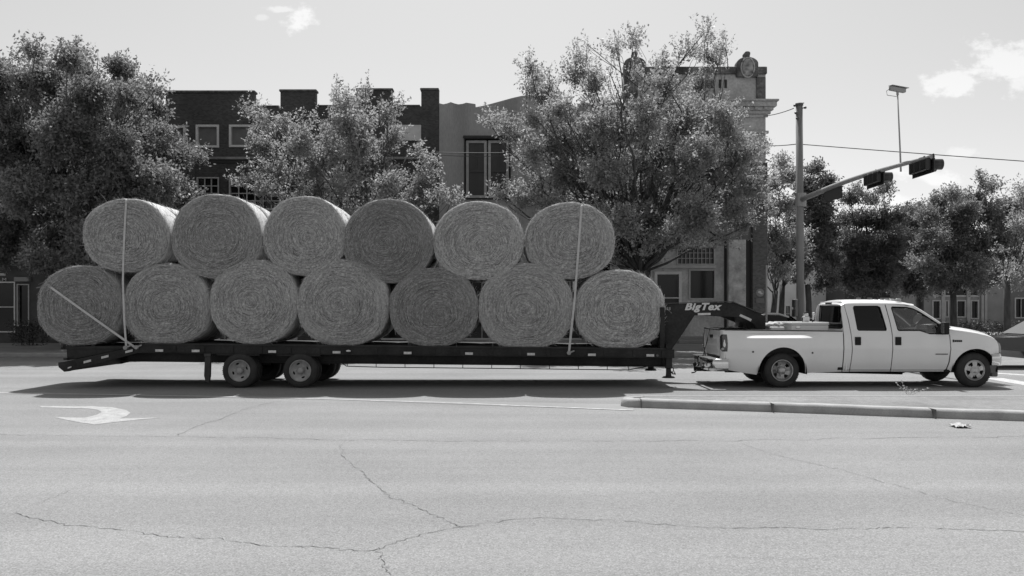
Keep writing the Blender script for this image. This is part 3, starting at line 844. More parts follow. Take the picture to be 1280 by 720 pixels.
def wheel(parent, x, y, z, R, rimR, w, mrim, hubs='slots', side=-1, nm='wheel', hubr=.08, dish=.06, front_hub=False):
    """side -1 faces the camera; origin of every piece at the wheel centre so copies can be placed"""
    y_out = y; c = (x, y, z)
    s = -side                         # +1 means depth grows away from the camera
    mb = MB()
    prof = [(rimR - .005, .03), (rimR + .01, .008), (rimR + .03, .0), (R - .1, -.006), (R - .045, .004), (R - .018, .022), (R - .004, .045), (R, .07), (R, w - .07), (R - .018, w - .022), (R - .1, w), (rimR, w - .01), (rimR - .02, w / 2)]
    mb.lathe([(r, t * s) for r, t in prof], c, 'Y', 48)
    # tread grooves
    for k in range(56):
        a = 2 * math.pi * k / 56
        p = Vector((math.cos(a), 0, math.sin(a)))
        mb.obox(Vector(c) + p * (R - .004) + Vector((0, s * (.05 + (k % 2) * .02), 0)), (.012, .05, .02), Matrix.Rotation(-a, 3, 'Y'), 0)
    t = mb.build(nm, M_tyre, parent, loc=c)
    # rim disc with real openings over a dark drum
    mb = MB()
    N_ = 40; outl = [(x + (rimR - .004) * math.cos(2 * math.pi * k / N_), z + (rimR - .004) * math.sin(2 * math.pi * k / N_)) for k in range(N_)]
    holes = []
    def ell(cx, cz, a, b, rot, n=12): return [(cx + a * math.cos(2 * math.pi * k / n) * math.cos(rot) - b * math.sin(2 * math.pi * k / n) * math.sin(rot), cz + a * math.cos(2 * math.pi * k / n) * math.sin(rot) + b * math.sin(2 * math.pi * k / n) * math.cos(rot)) for k in range(n)]
    if hubs == 'slots':
        for k in range(4):
            a = rad(20) + k * math.pi / 2; holes.append(ell(x + rimR * .68 * math.cos(a), z + rimR * .68 * math.sin(a), rimR * .085, rimR * .17, a))
    elif hubs == 'five':
        for k in range(5):
            a = rad(54) + k * 2 * math.pi / 5
            ca, sa = math.cos(a), math.sin(a)
            sh = [(.50, -.12), (.82, -.27), (.86, 0), (.82, .27), (.50, .12)]
            holes.append([(x + rimR * (u * ca - v * sa), z + rimR * (u * sa + v * ca)) for u, v in sh])
    else:
        for k in range(4):
            a = rad(38) + k * math.pi / 2
            ca, sa = math.cos(a), math.sin(a)
            sh = [(.55, -.10), (.80, -.22), (.84, 0), (.80, .22), (.55, .10)]
            holes.append([(x + rimR * (u * ca - v * sa), z + rimR * (u * sa + v * ca)) for u, v in sh])
    def fr(px_, pz_):
        q = min(1, math.hypot(px_ - x, pz_ - z) / rimR)
        if q > .86: d = .012 + (1 - q) / .14 * dish * .5
        else: d = .012 + dish * .5 + dish * .9 * (1 - ((q - .0) / .86) ** 2) * (1 if dish > 0 else 1) * (.55 if q > .3 else .45)
        return y + s * d
    mb.panel(outl, holes, fr, step=rimR / 9)
    r_ = mb.build('rim', mrim, t, loc=c)
    mb = MB(); mb.lathe([(rimR - .006, .0), (rimR + .004, -.006), (rimR + .012, .006), (rimR - .002, .02)], c, 'Y', 40) if s > 0 else mb.lathe([(rimR - .006, 0), (rimR + .004, .006), (rimR + .012, -.006), (rimR - .002, -.02)], c, 'Y', 40)
    mb.build('rim_lip', mrim, t, loc=c)
    mb = MB(); mb.cyl((x, y + s * (dish + .075), z), (x, y + s * (w - .03), z), rimR - .01, n=24); mb.build('brake_drum', M_dark, t, loc=c)
    mb = MB()
    hp = [(hubr, dish * .9), (hubr, .02), (hubr * .85, -.0), (hubr * .6, -.012), (0.004, -.018)]
    mb.lathe([(r, (d_ + .0) * s) for r, d_ in hp], c, 'Y', 20)
    for k in range(8):
        a = k * math.pi / 4; p = Vector((x + hubr * 1.35 * math.cos(a), y + s * (dish * .35 + .02), z + hubr * 1.35 * math.sin(a)))
        mb.cyl(p, p + Vector((0, s * .05, 0)), .012, n=6)
    mb.build('hub', mrim, t, loc=c)
    return t
def far_wheel(src, dy, parent, flip=True):
    c = copy_tree(src, parent); c.location.y += dy
    if flip: c.scale = (1, -1, 1)
    return c
RW = .388
for px in (299.5, 375.5):
    x, z = T(px, 0)[0], RW - .002
    w0 = wheel(trailer, x, 18.97, z, RW, .236, .24, M_rim_t, 'slots', dish=.07, hubr=.075)
    for dy, fl in ((.29, False), (2.08, True), (2.66, True)):
        far_wheel(w0, dy - (0 if not fl else 0), trailer, fl)
mb = MB()
for px in (299.5, 375.5):
    x = T(px, 0)[0]; mb.cyl((x, 19.2, RW), (x, 21.4, RW), .07); 
    for y in (19.68, 20.92): mb.bar((x - .5, y, RW + .12), (x + .5, y, RW + .12), .06, .07)
mb.build('axles', M_tblk, trailer)
mb = MB()
for px in (297, 373): sbar(px - 27, px + 27, 11.3, 13.5, 19.02, 19.4, .004, mb=mb)
mb.build('fender_plate', M_tblk, trailer)
# landing jacks
x0, _ = T(833, 0); x1, _ = T(841, 0)
mb = MB(); mb.box(x0, x1, 19.06, 19.2, T(0, 461)[1], T(0, 430)[1], .01); mb.box(x0 + .02, x1 - .02, 19.08, 19.18, T(0, 471.6)[1], T(0, 461.2)[1], .008)
xm = (x0 + x1) / 2; zf = T(0, 472.8)[1]
mb.cyl((xm, 19.13, zf), (xm, 19.13, zf + .03), .15, .12, 20)
mb.cyl((xm, 19.13, zf + .03), (xm, 19.13, zf + .09), .07, .06, 12)
mb.tube([TL(841, 467.5, 19.1), TL(845, 468, 19.08), TL(846.8, 465), TL(846.6, 462.5), TL(845.5, 461)], .014, 6)
mb.tube([TL(837, 466.5, 19.1), TL(842, 465.5, 19.1)], .025, 6)
mb.build('landing_jack', M_tblk, trailer)
mb = MB(); xq = T(835, 0)[0]
mb.box(xq - .07, xq + .07, 21.3, 21.44, zf + .05, T(0, 445)[1], .01); mb.cyl((xq, 21.37, zf - .0), (xq, 21.37, zf + .05), .15, .12, 20)
mb.tube([(xq + .1, 21.3, zf + .12), (xq + .22, 21.3, zf + .15)], .018, 6)
mb.build('landing_jack', M_tblk, trailer)
# headboard, riser and gooseneck: two deep beams that rise, run over the tailgate and drop to the hitch
neck = [(843.8, 459.5), (832, 459.5), (832, 380.2), (905, 377.8), (922, 378), (938, 384.8), (959, 393.2), (964, 397), (964, 412), (953, 412), (949, 405), (928, 396.8), (895, 395.0), (873.4, 394.4), (858, 418), (844.8, 437)]
for y0, y1 in ((19.42, 19.5), (21.02, 21.1)):
    mb = MB(); mb.prism([T(a, b) for a, b in neck], y0, y1, .006); mb.build('gooseneck_beam', M_tblk, trailer)
tp = [(831, 380), (905, 377.6), (922, 377.7), (938, 384.5), (959.5, 393)]
M_flg = mat('sunlit_black_steel', .05, .45, noise_amt=.4, noise_scale=10)  # lighter than the beams: sun on the top edge put into the colour
for y0, y1 in ((19.38, 19.56), (20.98, 21.14)):
    mb = MB()
    mb.grid([[(T(a, b)[0], y0, T(a, b)[1] + .004) for a, b in tp], [(T(a, b)[0], y1, T(a, b)[1] + .004) for a, b in tp]], smooth=False)
    mb.grid([[(T(a, b)[0], y0, T(a, b)[1] + .022) for a, b in tp], [(T(a, b)[0], y1, T(a, b)[1] + .022) for a, b in tp]], smooth=False)
    mb.strip([(T(a, b)[0], y0, T(a, b)[1] + .004) for a, b in tp], [(T(a, b)[0], y0, T(a, b)[1] + .022) for a, b in tp], smooth=False)
    mb.build('neck_flange', M_flg, trailer)
mb = MB()
mb.prism([T(833, 383), T(838, 383), T(838, 436), T(833, 436)], 19.51, 21.01)          # head board
mb.prism([T(945, 390), T(962, 398), T(962, 411.5), T(952, 411.5), T(948, 404)], 19.51, 21.01, .01)
x, z = T(962, 412); mb.cyl((x - .15, 20.26, z - .28), (x - .15, 20.26, z + .3), .09)
mb.prism([T(880, 382), T(884, 382), T(884, 393), T(880, 393)], 19.51, 21.01)
mb.build('coupler', M_tblk, trailer)
mb = MB(); mb.box(T(826, 0)[0], T(832, 0)[0], 19.1, 19.4, T(0, 441)[1], T(0, 384)[1], .01); mb.build('corner_post', M_tblk, trailer)
def pface(poly, nm, y=19.405):
    mb = MB(); mb.prism([T(a, b) for a, b in poly], y, y + .012); return mb.build(nm, M_refl, trailer)
pface([(877.2, 391.6), (893.5, 391.1), (893.5, 393.9), (877.2, 394.3)], 'reflector_strip', 19.404)
pface([(931.8, 392.6), (946.2, 399.2), (944.8, 402.2), (930.2, 395.2)], 'reflector_strip', 19.404)
x, z = T(860.5, 390.6)
k = 19.4 / YT0
M_white = mat('white_lettering', .60, .6)
text_mesh('lettering', 'BigTex', 1.0, (x, 19.40, z), M_white, trailer, shear=.3, width=47.5 * KT, height=12.2 * KT, extrude=.006, offset=.042)
mb = MB(); 
for i in range(3): a = T(834.5 + i * 3, 383.8); mb.box(a[0], a[0] + .035, 19.405, 19.415, a[1] - .07, a[1])
mb.build('lettering', mat('faded_lettering', .22, .7), trailer)

# ================================================================== HAY BALES
def hay_material():
    m = bpy.data.materials.new('hay'); m.use_nodes = True
    t = m.node_tree; b = t.nodes['Principled BSDF']; b.inputs['Roughness'].default_value = .95; b.inputs['Specular IOR Level'].default_value = .15
    n_ = t.nodes.new; l_ = t.links.new
    tcn = n_('ShaderNodeTexCoord'); sp = n_('ShaderNodeSeparateXYZ'); l_(tcn.outputs['Object'], sp.inputs[0])
    oi = n_('ShaderNodeObjectInfo')
    def M2(op, a, c=None):
        q = n_('ShaderNodeMath'); q.operation = op
        for i, v in enumerate((a, c)):
            if v is None: continue
            if isinstance(v, (int, float)): q.inputs[i].default_value = v
            else: l_(v, q.inputs[i])
        return q.outputs[0]
    wob = n_('ShaderNodeTexNoise'); wob.inputs['Scale'].default_value = 2.6; wob.inputs['Detail'].default_value = 2
    l_(tcn.outputs['Object'], wob.inputs['Vector'])
    r = M2('SQRT', M2('ADD', M2('POWER', sp.outputs[0], 2), M2('POWER', sp.outputs[2], 2)))
    r = M2('ADD', r, M2('MULTIPLY', M2('SUBTRACT', wob.outputs[0], .5), .34))
    th = M2('ARCTAN2', sp.outputs[2], sp.outputs[0])
    outv = None
    sn = M2('SINE', th); cs = M2('COSINE', th)
    def ring(fr_, ft, detail):
        cb_ = n_('ShaderNodeCombineXYZ')
        l_(M2('MULTIPLY', r, fr_), cb_.inputs[0]); l_(M2('MULTIPLY', sn, ft), cb_.inputs[1]); l_(M2('ADD', M2('MULTIPLY', cs, ft), M2('MULTIPLY', oi.outputs['Random'], 40)), cb_.inputs[2])
        z = n_('ShaderNodeTexNoise'); z.inputs['Scale'].default_value = 1; z.inputs['Detail'].default_value = detail; z.inputs['Roughness'].default_value = .65
        l_(cb_.outputs[0], z.inputs['Vector']); return z.outputs[0]
    A = ring(34, 1.1, 3); Bn = ring(110, 4.5, 3); C_ = n_('ShaderNodeTexNoise'); C_.inputs['Scale'].default_value = 1.5; C_.inputs['Detail'].default_value = 5
    l_(tcn.outputs['Object'], C_.inputs['Vector'])
    v = M2('ADD', M2('MULTIPLY', A, .5), M2('MULTIPLY', Bn, .5))
    mr = n_('ShaderNodeMapRange'); mr.inputs[1].default_value = .36; mr.inputs[2].default_value = .64; mr.inputs[3].default_value = .09; mr.inputs[4].default_value = .46; l_(v, mr.inputs[0])
    m2 = n_('ShaderNodeMapRange'); m2.inputs[1].default_value = .3; m2.inputs[2].default_value = .7; m2.inputs[3].default_value = .66; m2.inputs[4].default_value = 1.25; l_(C_.outputs[0], m2.inputs[0])
    m3 = n_('ShaderNodeMapRange'); m3.inputs[3].default_value = 0; m3.inputs[4].default_value = 1; l_(oi.outputs['Color'], m3.inputs[0])
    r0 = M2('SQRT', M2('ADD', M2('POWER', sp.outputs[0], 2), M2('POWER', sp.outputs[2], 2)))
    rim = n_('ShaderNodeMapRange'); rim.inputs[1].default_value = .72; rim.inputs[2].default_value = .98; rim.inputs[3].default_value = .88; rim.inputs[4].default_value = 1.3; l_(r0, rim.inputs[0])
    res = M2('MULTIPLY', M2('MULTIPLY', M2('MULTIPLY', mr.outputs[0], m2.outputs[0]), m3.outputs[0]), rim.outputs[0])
    l_(res, b.inputs['Base Color'])
    bp = n_('ShaderNodeBump'); bp.inputs['Strength'].default_value = .9; bp.inputs['Distance'].default_value = .03
    l_(v, bp.inputs['Height']); l_(bp.outputs[0], b.inputs['Normal'])
    m['straw'] = 1
    return m
M_hay = hay_material()
M_straw = mat('loose_straw', .46, .85, noise_amt=.5, noise_scale=25, spec=.2)
t = M_straw.node_tree; b_ = t.nodes['Principled BSDF']; src = b_.inputs['Base Color'].links[0].from_socket
oi_ = t.nodes.new('ShaderNodeObjectInfo'); mm_ = t.nodes.new('ShaderNodeMath'); mm_.operation = 'MULTIPLY'
t.links.new(src, mm_.inputs[0]); t.links.new(oi_.outputs['Color'], mm_.inputs[1]); t.links.new(mm_.outputs[0], b_.inputs['Base Color'])
M_sunside = mat('hay_sunlit_side', .48, .8, noise_amt=.3, noise_scale=4, amt2=.25, scale2=40, bump=.7, bump_scale=30, stretch=(1, 3, 1))  # bale sides: sunlit brightness put into a lighter hay colour
YB = 19.14; BW = 1.04
KB = YB / F
def TB(px, py): return ((px - HX) * KB, EYE - (py - HY) * KB)

def bale(spec, label, seed, tone=1.0):
    """spec: centre px, half width/height up/down in px, squareness, tilt, notches [(angle, depth)]"""
    cx, cy, rx, ru, rd_, sq, notch = spec
    rnd = random.Random(seed); nr = np.random.default_rng(seed)
    x, z = TB(cx, cy)
    ax, au, ad = rx * KB, ru * KB, rd_ * KB
    def edge(a, s=1.0, t=0.0):
        ca, sa = math.cos(a), math.sin(a)
        e = 2.0 / (2.0 + (sq if sa < 0 else .12))
        px_ = ax * math.copysign(abs(ca) ** e, ca); pz_ = (au if sa > 0 else ad) * math.copysign(abs(sa) ** e, sa)
        w = 1 + .022 * noise.noise(Vector((ca * 1.5, sa * 1.5 + t * .6, seed * 3.3))) + .006 * noise.noise(Vector((ca * 7, sa * 7 + t * 1.5, seed)))
        for na, dep in notch:
            dd = (a - na + math.pi) % (2 * math.pi) - math.pi; w -= dep * math.exp(-(dd / .05) ** 2)
        return px_ * s * w, pz_ * s * w
    n = 96; ofx, ofz = rnd.uniform(-.16, .16) * ax, rnd.uniform(-.2, .06) * au
    mb = MB()
    prof = [(0.0, -.012), (.08, -.01), (.2, -.004), (.4, .0), (.6, -.006), (.78, -.004), (.90, .003), (.955, .018), (.985, .045), (.998, .09), (1.0, .2), (1.004, .4), (1.004, .65), (1.0, .86), (.985, .97), (.93, 1.02), (.6, BW), (0, BW)]
    rings = []; side_from = 9
    for s_, t in prof:
        if s_ == 0: rings.append([mb.bm.verts.new((x, YB + t, z))] ); continue
        ring = []
        for k in range(n):
            a = 2 * math.pi * k / n; ex, ez = edge(a, s_, t)
            dy = .018 * noise.noise(Vector((ex * 4, ez * 4, seed))) if t < .1 else 0
            ring.append(mb.bm.verts.new((x + ex, YB + t + dy, z + ez)))
        rings.append(ring)
    for ri, (a, b_) in enumerate(zip(rings, rings[1:])):
        for k in range(n):
            if len(a) == 1: f = mb.bm.faces.new((a[0], b_[(k + 1) % n], b_[k]))
            elif len(b_) == 1: f = mb.bm.faces.new((a[k], a[(k + 1) % n], b_[0]))
            else: f = mb.bm.faces.new((a[k], a[(k + 1) % n], b_[(k + 1) % n], b_[k]))
            f.smooth = True
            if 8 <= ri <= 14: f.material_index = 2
    # straws: thin bent slivers following the roll, some loose ones sticking out
    bm = mb.bm
    def sliver(pts, w, nrm):
        prev = None
        for i, p in enumerate(pts):
            d = (pts[min(i + 1, len(pts) - 1)] - pts[max(i - 1, 0)]).normalized(); s_ = d.cross(nrm).normalized() * w * (1 - .5 * abs(i / (len(pts) - 1) - .5))
            cur = (bm.verts.new(p - s_), bm.verts.new(p + s_))
            if prev:
                f = bm.faces.new((prev[0], cur[0], cur[1], prev[1])); f.smooth = True; f.material_index = 1
            prev = cur
    def surf(rr, a):
        ex, ez = edge(a, rr, 0)
        t = .0 if rr < .9 else max(0, (rr - .9)) ** 1.6 * 1.5
        ex += ofx * (1 - rr); ez += ofz * (1 - rr)
        return Vector((x + ex, YB + t - .012, z + ez))
    for i in range(2300):
        rr = math.sqrt(rnd.random()) * .985; a = rnd.uniform(0, 2 * math.pi)
        ln = rnd.uniform(.10, .5); da = ln / max(.12, rr * .98) * (1 if rnd.random() < .85 else rnd.uniform(.1, .5)) ; dr = rnd.gauss(0, .03) if rnd.random() < .86 else rnd.gauss(0, .10)
        lift = rnd.uniform(-.012, .012) if rnd.random() < .9 else -rnd.uniform(.0, .04)
        pts = [surf(min(.99, max(.01, rr + dr * u)), a + da * u) + Vector((0, lift * math.sin(math.pi * u) - .004, 0)) for u in (0, .25, .5, .75, 1)]
        sliver(pts, rnd.uniform(.001, .0026), Vector((0, 1, 0)))
    for i in range(70):                        # long pale strands swept round the face
        rr = rnd.uniform(.08, .97); a = rnd.uniform(0, 2 * math.pi); ln = rnd.uniform(.3, .8); da = ln / max(.25, rr); dr = rnd.gauss(0, .07)
        sliver([surf(min(.985, max(.02, rr + dr * u)), a + da * u) + Vector((0, -.012 * math.sin(math.pi * u), 0)) for u in (0, .2, .4, .6, .8, 1)], rnd.uniform(.002, .004), Vector((0, 1, 0)))
    for i in range(26):                        # stray stalks
        rr = rnd.uniform(.2, .99) if i % 2 else rnd.uniform(.9, 1.0); a = rnd.uniform(0, 2 * math.pi); p0 = surf(rr, a) + Vector((0, -.005, 0)); d_ = Vector((rnd.gauss(0, 1), rnd.uniform(-.5, -.05), rnd.gauss(0, 1))).normalized(); ln = rnd.uniform(.08, .26)
        sliver([p0, p0 + d_ * ln * .5 + Vector((0, 0, .01)), p0 + d_ * ln + Vector((0, 0, -.02))], rnd.uniform(.0022, .004), Vector((0, 1, 0)))
    for i in range(520):                       # rim fuzz
        a = rnd.uniform(0, 2 * math.pi); t = rnd.choice([rnd.uniform(.0, .12), rnd.uniform(.05, BW - .06)])
        ex, ez = edge(a, .99); p0 = Vector((x + ex, YB + t + .02, z + ez))
        tg = Vector((-math.sin(a), rnd.uniform(-.5, .5), math.cos(a))); on = Vector((math.cos(a), rnd.uniform(-.6, .1), math.sin(a)))
        ln = rnd.uniform(.04, .16); k_ = rnd.uniform(.05, .35) if rnd.random() < .93 else rnd.uniform(.5, 1.0)
        pts = [p0 + (tg * u + on * k_ * u * u) * ln * (1 if i % 2 else -1 if k_ < .3 else 1) + on * .006 for u in (0, .4, .75, 1)]
        sliver(pts, rnd.uniform(.0015, .003), Vector((on.y, -on.x, on.z)) if rnd.random() < .5 else Vector((0, 1, 0)))
    for v in bm.verts: pass
    o = mb.build('hay_bale', M_hay, None, loc=(x, YB + BW / 2, z), normals=False)
    o.data.materials.append(M_straw); o.data.materials.append(M_sunside)
    o.color = (tone, tone, tone, 1)
    tag(o, label, 'hay bale', 'round hay bales stacked in two rows on the trailer')
    return o
pi = math.pi
def nang(cx, cy, px, py, rx, ry): return math.atan2(-(py - cy) / ry, (px - cx) / rx)
LOWSPEC = [
    ((99, 383, 54, 51, 48.5, .25, [(nang(99, 383, 60, 357, 54, 51), .035)]), 'round hay bale at the left end of the bottom row under the slanting strap'),
    ((207.5, 381, 54, 52, 49.8, .55, []), 'flat-bottomed round hay bale second from the left in the bottom row'),
    ((317, 377.5, 55.2, 54, 53, .2, []), 'round hay bale over the front trailer axle side, third from the left in the bottom row'),
    ((428.5, 379, 57.5, 55.5, 53.5, .35, []), 'middle round hay bale of the bottom row, fourth from the left'),
    ((542, 385, 56, 50.5, 49, .3, []), 'low round hay bale fifth from the left in the bottom row, shorter than its neighbours'),
    ((658, 384, 59.4, 55.5, 52.5, .4, []), 'widest round hay bale of the bottom row, just left of the right strap'),
    ((775, 387.5, 57.2, 51, 50, .25, []), 'round hay bale at the right end of the bottom row beside the gooseneck'),
]
TOPSPEC = [
    ((156.7, 296, 54.6, 48.5, 44, .1, [(nang(156, 296, 158, 248, 54, 48), .012)]), 'round hay bale at the left end of the top row, strap down its middle'),
    ((269.5, 297, 57, 56, 51, .1, []), 'tall round hay bale second from the left in the top row'),
    ((380, 296, 52.3, 51.5, 48, .1, []), 'narrow round hay bale third from the left in the top row'),
    ((484.7, 302, 57, 54, 52, .1, []), 'round hay bale fourth from the left in the top row'),
    ((598.5, 301, 56.6, 50.5, 49, .2, []), 'round hay bale fifth from the left in the top row, sagging onto two below'),
    ((712.6, 301, 56.2, 49, 48, .15, [(nang(712.6, 301, 727, 256, 56, 49), .04)]), 'round hay bale at the right end of the top row, notched by the right strap'),
]
LOWSPEC[2] = (LOWSPEC[2][0], 'round hay bale third from the left in the bottom row, above the two wheels')
bales = []
for i, (s_, l_) in enumerate(LOWSPEC + TOPSPEC): bales.append(bale(s_, l_, 11 + i, (.70, .92, 1.03, 1.0, .72, 1.0, 1.1, .9, .78, .97, .64, 1.03, .95)[i]))
for b_ in bales:
    c = b_.copy(); COL.objects.link(c); c.location.y += BW + .03
    c['label'] = 'round hay bale of the far row, mostly hidden behind the near row'
    c['group'] = 'far row of round hay bales'

# tie-down straps
M_strap = mat('webbing', .46, .75, noise_amt=.12, noise_scale=15, bump=.3, bump_scale=80)
def strap(path, w, label, wdir=None):
    """path of world points; flat webbing"""
    pts = [Vector(p) for p in path]; mb = MB(); A = []; B_ = []; C2 = []; D = []
    for i, p in enumerate(pts):
        d = (pts[min(i + 1, len(pts) - 1)] - pts[max(i - 1, 0)]).normalized()
        s_ = wdir[i] if wdir else Vector((1, 0, 0)); s_ = (s_ - d * s_.dot(d)).normalized(); nn = d.cross(s_).normalized() * .002
        A.append(p + s_ * w / 2 + nn); B_.append(p - s_ * w / 2 + nn); C2.append(p - s_ * w / 2 - nn); D.append(p + s_ * w / 2 - nn)
    mb.strip(A, B_); mb.strip(B_, C2); mb.strip(C2, D); mb.strip(D, A)
    o = mb.build('ratchet_strap', M_strap, None, loc=pts[0])
    tag(o, label, 'strap', 'ratchet straps over the hay bales'); return o
def TY(px, py, y): s_ = y / F; return Vector(((px - HX) * s_, y, EYE - (py - HY) * s_))
def over(px, py): # crossing over both rows
    a = TY(px, py, 19.2); return [a, a + Vector((0, .15, .02)), a + Vector((0, .8, .02)), a + Vector((0, 2.2, .0)), a + Vector((0, 2.42, -.1)), Vector((a.x, 21.66, 1.2))]
strap([TY(158, 436.5, 18.97), TY(155.3, 400, 19.05), TY(153.6, 352, 19.10), TY(154.3, 320, 19.105), TY(156, 281, 19.10), TY(157.6, 254, 19.115), TY(158, 249.6, 19.15)] + over(158, 248.4), .045, 'pale strap running straight down the face of the left top hay bale')
strap([TY(711, 442.5, 18.97), TY(715, 405, 19.05), TY(718.5, 372, 19.09), TY(720, 352, 19.10), TY(723.5, 305, 19.10), TY(726.7, 262, 19.11), TY(727, 257, 19.15)] + over(727, 256), .05, 'pale strap down the face of the right top hay bale')
dl = Vector((1, 0, 1)).normalized()
strap([TY(171, 435.8, 18.97), TY(140, 414, 19.06), TY(100, 385.5, 19.10), TY(66, 361, 19.10), TY(60.8, 357.4, 19.14), TY(59.6, 356.6, 19.25), TY(59.2, 356.6, 19.25) + Vector((0, .6, 0)), TY(59.2, 356.6, 19.25) + Vector((0, 2.3, 0)), Vector((T(120, 0)[0], 21.66, 1.0))], .05,
      'pale strap slanting across the left end bale of the bottom row', [dl] * 9)
# ================================================================== PICKUP
YC = 20.03
M_body = mat('white_car_paint', .74, .28, noise_amt=.04, noise_scale=1.5, coat=.5)
M_gap = mat('shut_line', .01, .9)
M_trim = mat('black_plastic', .014, .7, spec=.3)
M_gtint = glass('tinted_pane', .06)
M_gclear = glass('clear_pane', .62)
M_gdark = mat('privacy_glass', .006, .05, spec=.4)
M_lamp = mat('lamp_lens', .30, .12, spec=.8)
M_taill = mat('tail_lens', .04, .15, spec=.8)
M_seat = mat('cloth_seat', .06, .9)
truck = thing('pickup_truck', (T(1100, 0)[0], YC, 0), 'white crew-cab dually pickup truck towing the gooseneck trailer', 'pickup truck')
def sstep(a, b, v):
    t = max(0, min(1, (v - a) / (b - a))); return t * t * (3 - 2 * t)
def XP(px): return T(px, 0)[0]
def ZP(py): return T(0, py)[1]
zbelt = ZP(416)
def hw(x, z):
    h = .975 - .10 * ((z - .93) / .55) ** 2 if z < .93 else .975 - .035 * ((z - .93) / .35) ** 2
    if z < zbelt: h = h
    else: h = (.975 - .035 * ((zbelt - .93) / .35) ** 2) - (z - zbelt) * .24 - (z - zbelt) ** 2 * .12
    # nose tapers inwards
    xf = XP(1235)
    if x > xf: h -= ((x - xf) / .38) ** 2 * .10
    # soft crease
    h += .012 * math.exp(-((z - ZP(436)) / .05) ** 2)
    return h
def bulge(x, z):
    sx = sstep(XP(908), XP(948), x) * (1 - sstep(XP(1000), XP(1034), x))
    return .15 * sx * (1 - sstep(ZP(423), ZP(416.5), z))
def lip(x, z, cx, cy, r, amp=.018):
    d = math.hypot(x - XP(cx), z - ZP(cy)) - r * KT
    return amp * math.exp(-(d / .035) ** 2) if d > -.05 else 0
def side(sgn, extra=None, off=0.0):
    return lambda x, z: YC + sgn * (hw(x, z) + (extra(x, z) if extra else 0) + off)
def PX(pts): return [T(a, b) for a, b in pts]
def arc(cx, cy, rx, ry, a0, a1, n=22): return [(cx + rx * math.cos(rad(a0 + (a1 - a0) * i / n)), cy - ry * math.sin(rad(a0 + (a1 - a0) * i / n))) for i in range(n + 1)]

BED = [(907.8, 412.8), (1055.3, 414.6), (1055.3, 465.2), (1007.5, 466.6)] + arc(977.5, 465, 29.6, 31.2, 2, 178) + [(946, 468.5), (928, 466), (911.5, 463), (909, 452), (908, 440), (908, 425), (907.6, 415)]
RDOOR = [(1061.4, 381.8), (1063, 380.2), (1112.6, 380.6), (1115.6, 404), (1116.8, 420), (1116.4, 465), (1065.8, 465), (1067.2, 440), (1066.8, 426), (1064.4, 400)]
FDOOR = [(1113.9, 380.6), (1137, 381.6), (1147, 383.6), (1153, 387.2), (1177, 405.0), (1185.4, 411.3), (1188.6, 420), (1189.4, 436), (1188.4, 453), (1185.8, 465), (1117.6, 465), (1117.9, 420), (1116.8, 404)]
CORN = [(1056.7, 389), (1057.6, 383), (1060, 380.6), (1061, 383), (1063.4, 400), (1065.8, 426), (1066.1, 440), (1064.8, 465.2), (1056.7, 465.2)]
FEND = [(1187.2, 411.5), (1200, 413.6), (1215, 415.6), (1230, 418.6), (1242, 422.2), (1249, 426.6), (1251.5, 431), (1252.3, 441.6), (1244, 443.8)] + arc(1221, 463, 27.6, 27, 35, 177) + [(1192.8, 465), (1187, 466), (1189.8, 453), (1190.6, 436), (1189.8, 420)]
RWIN = [(1073.5, 382.4), (1103, 382.2), (1106.4, 384), (1110.8, 411.5), (1109.8, 413.6), (1075.6, 413.4), (1073.8, 411.6), (1072, 385)]
FWIN = [(1121.8, 383.2), (1140, 383.6), (1148, 385.6), (1155, 389.4), (1178, 405.6), (1183, 418), (1164, 417.8), (1159.5, 416.2), (1152, 413.8), (1126, 413.8), (1124.4, 412), (1120.2, 385)]
def shrink(poly, d):
    cx = sum(p[0] for p in poly) / len(poly); cy = sum(p[1] for p in poly) / len(poly)
    return [(cx + (a - cx) * (1 - d), cy + (b - cy) * (1 - d)) for a, b in poly]
lipbed = lambda x, z: bulge(x, z) + lip(x, z, 977.5, 465, 31.2)
lipfr = lambda x, z: .02 * (1 - sstep(0, .25, math.hypot(x - XP(1221), z - ZP(463)) - .5)) + lip(x, z, 1221, 463, 28)
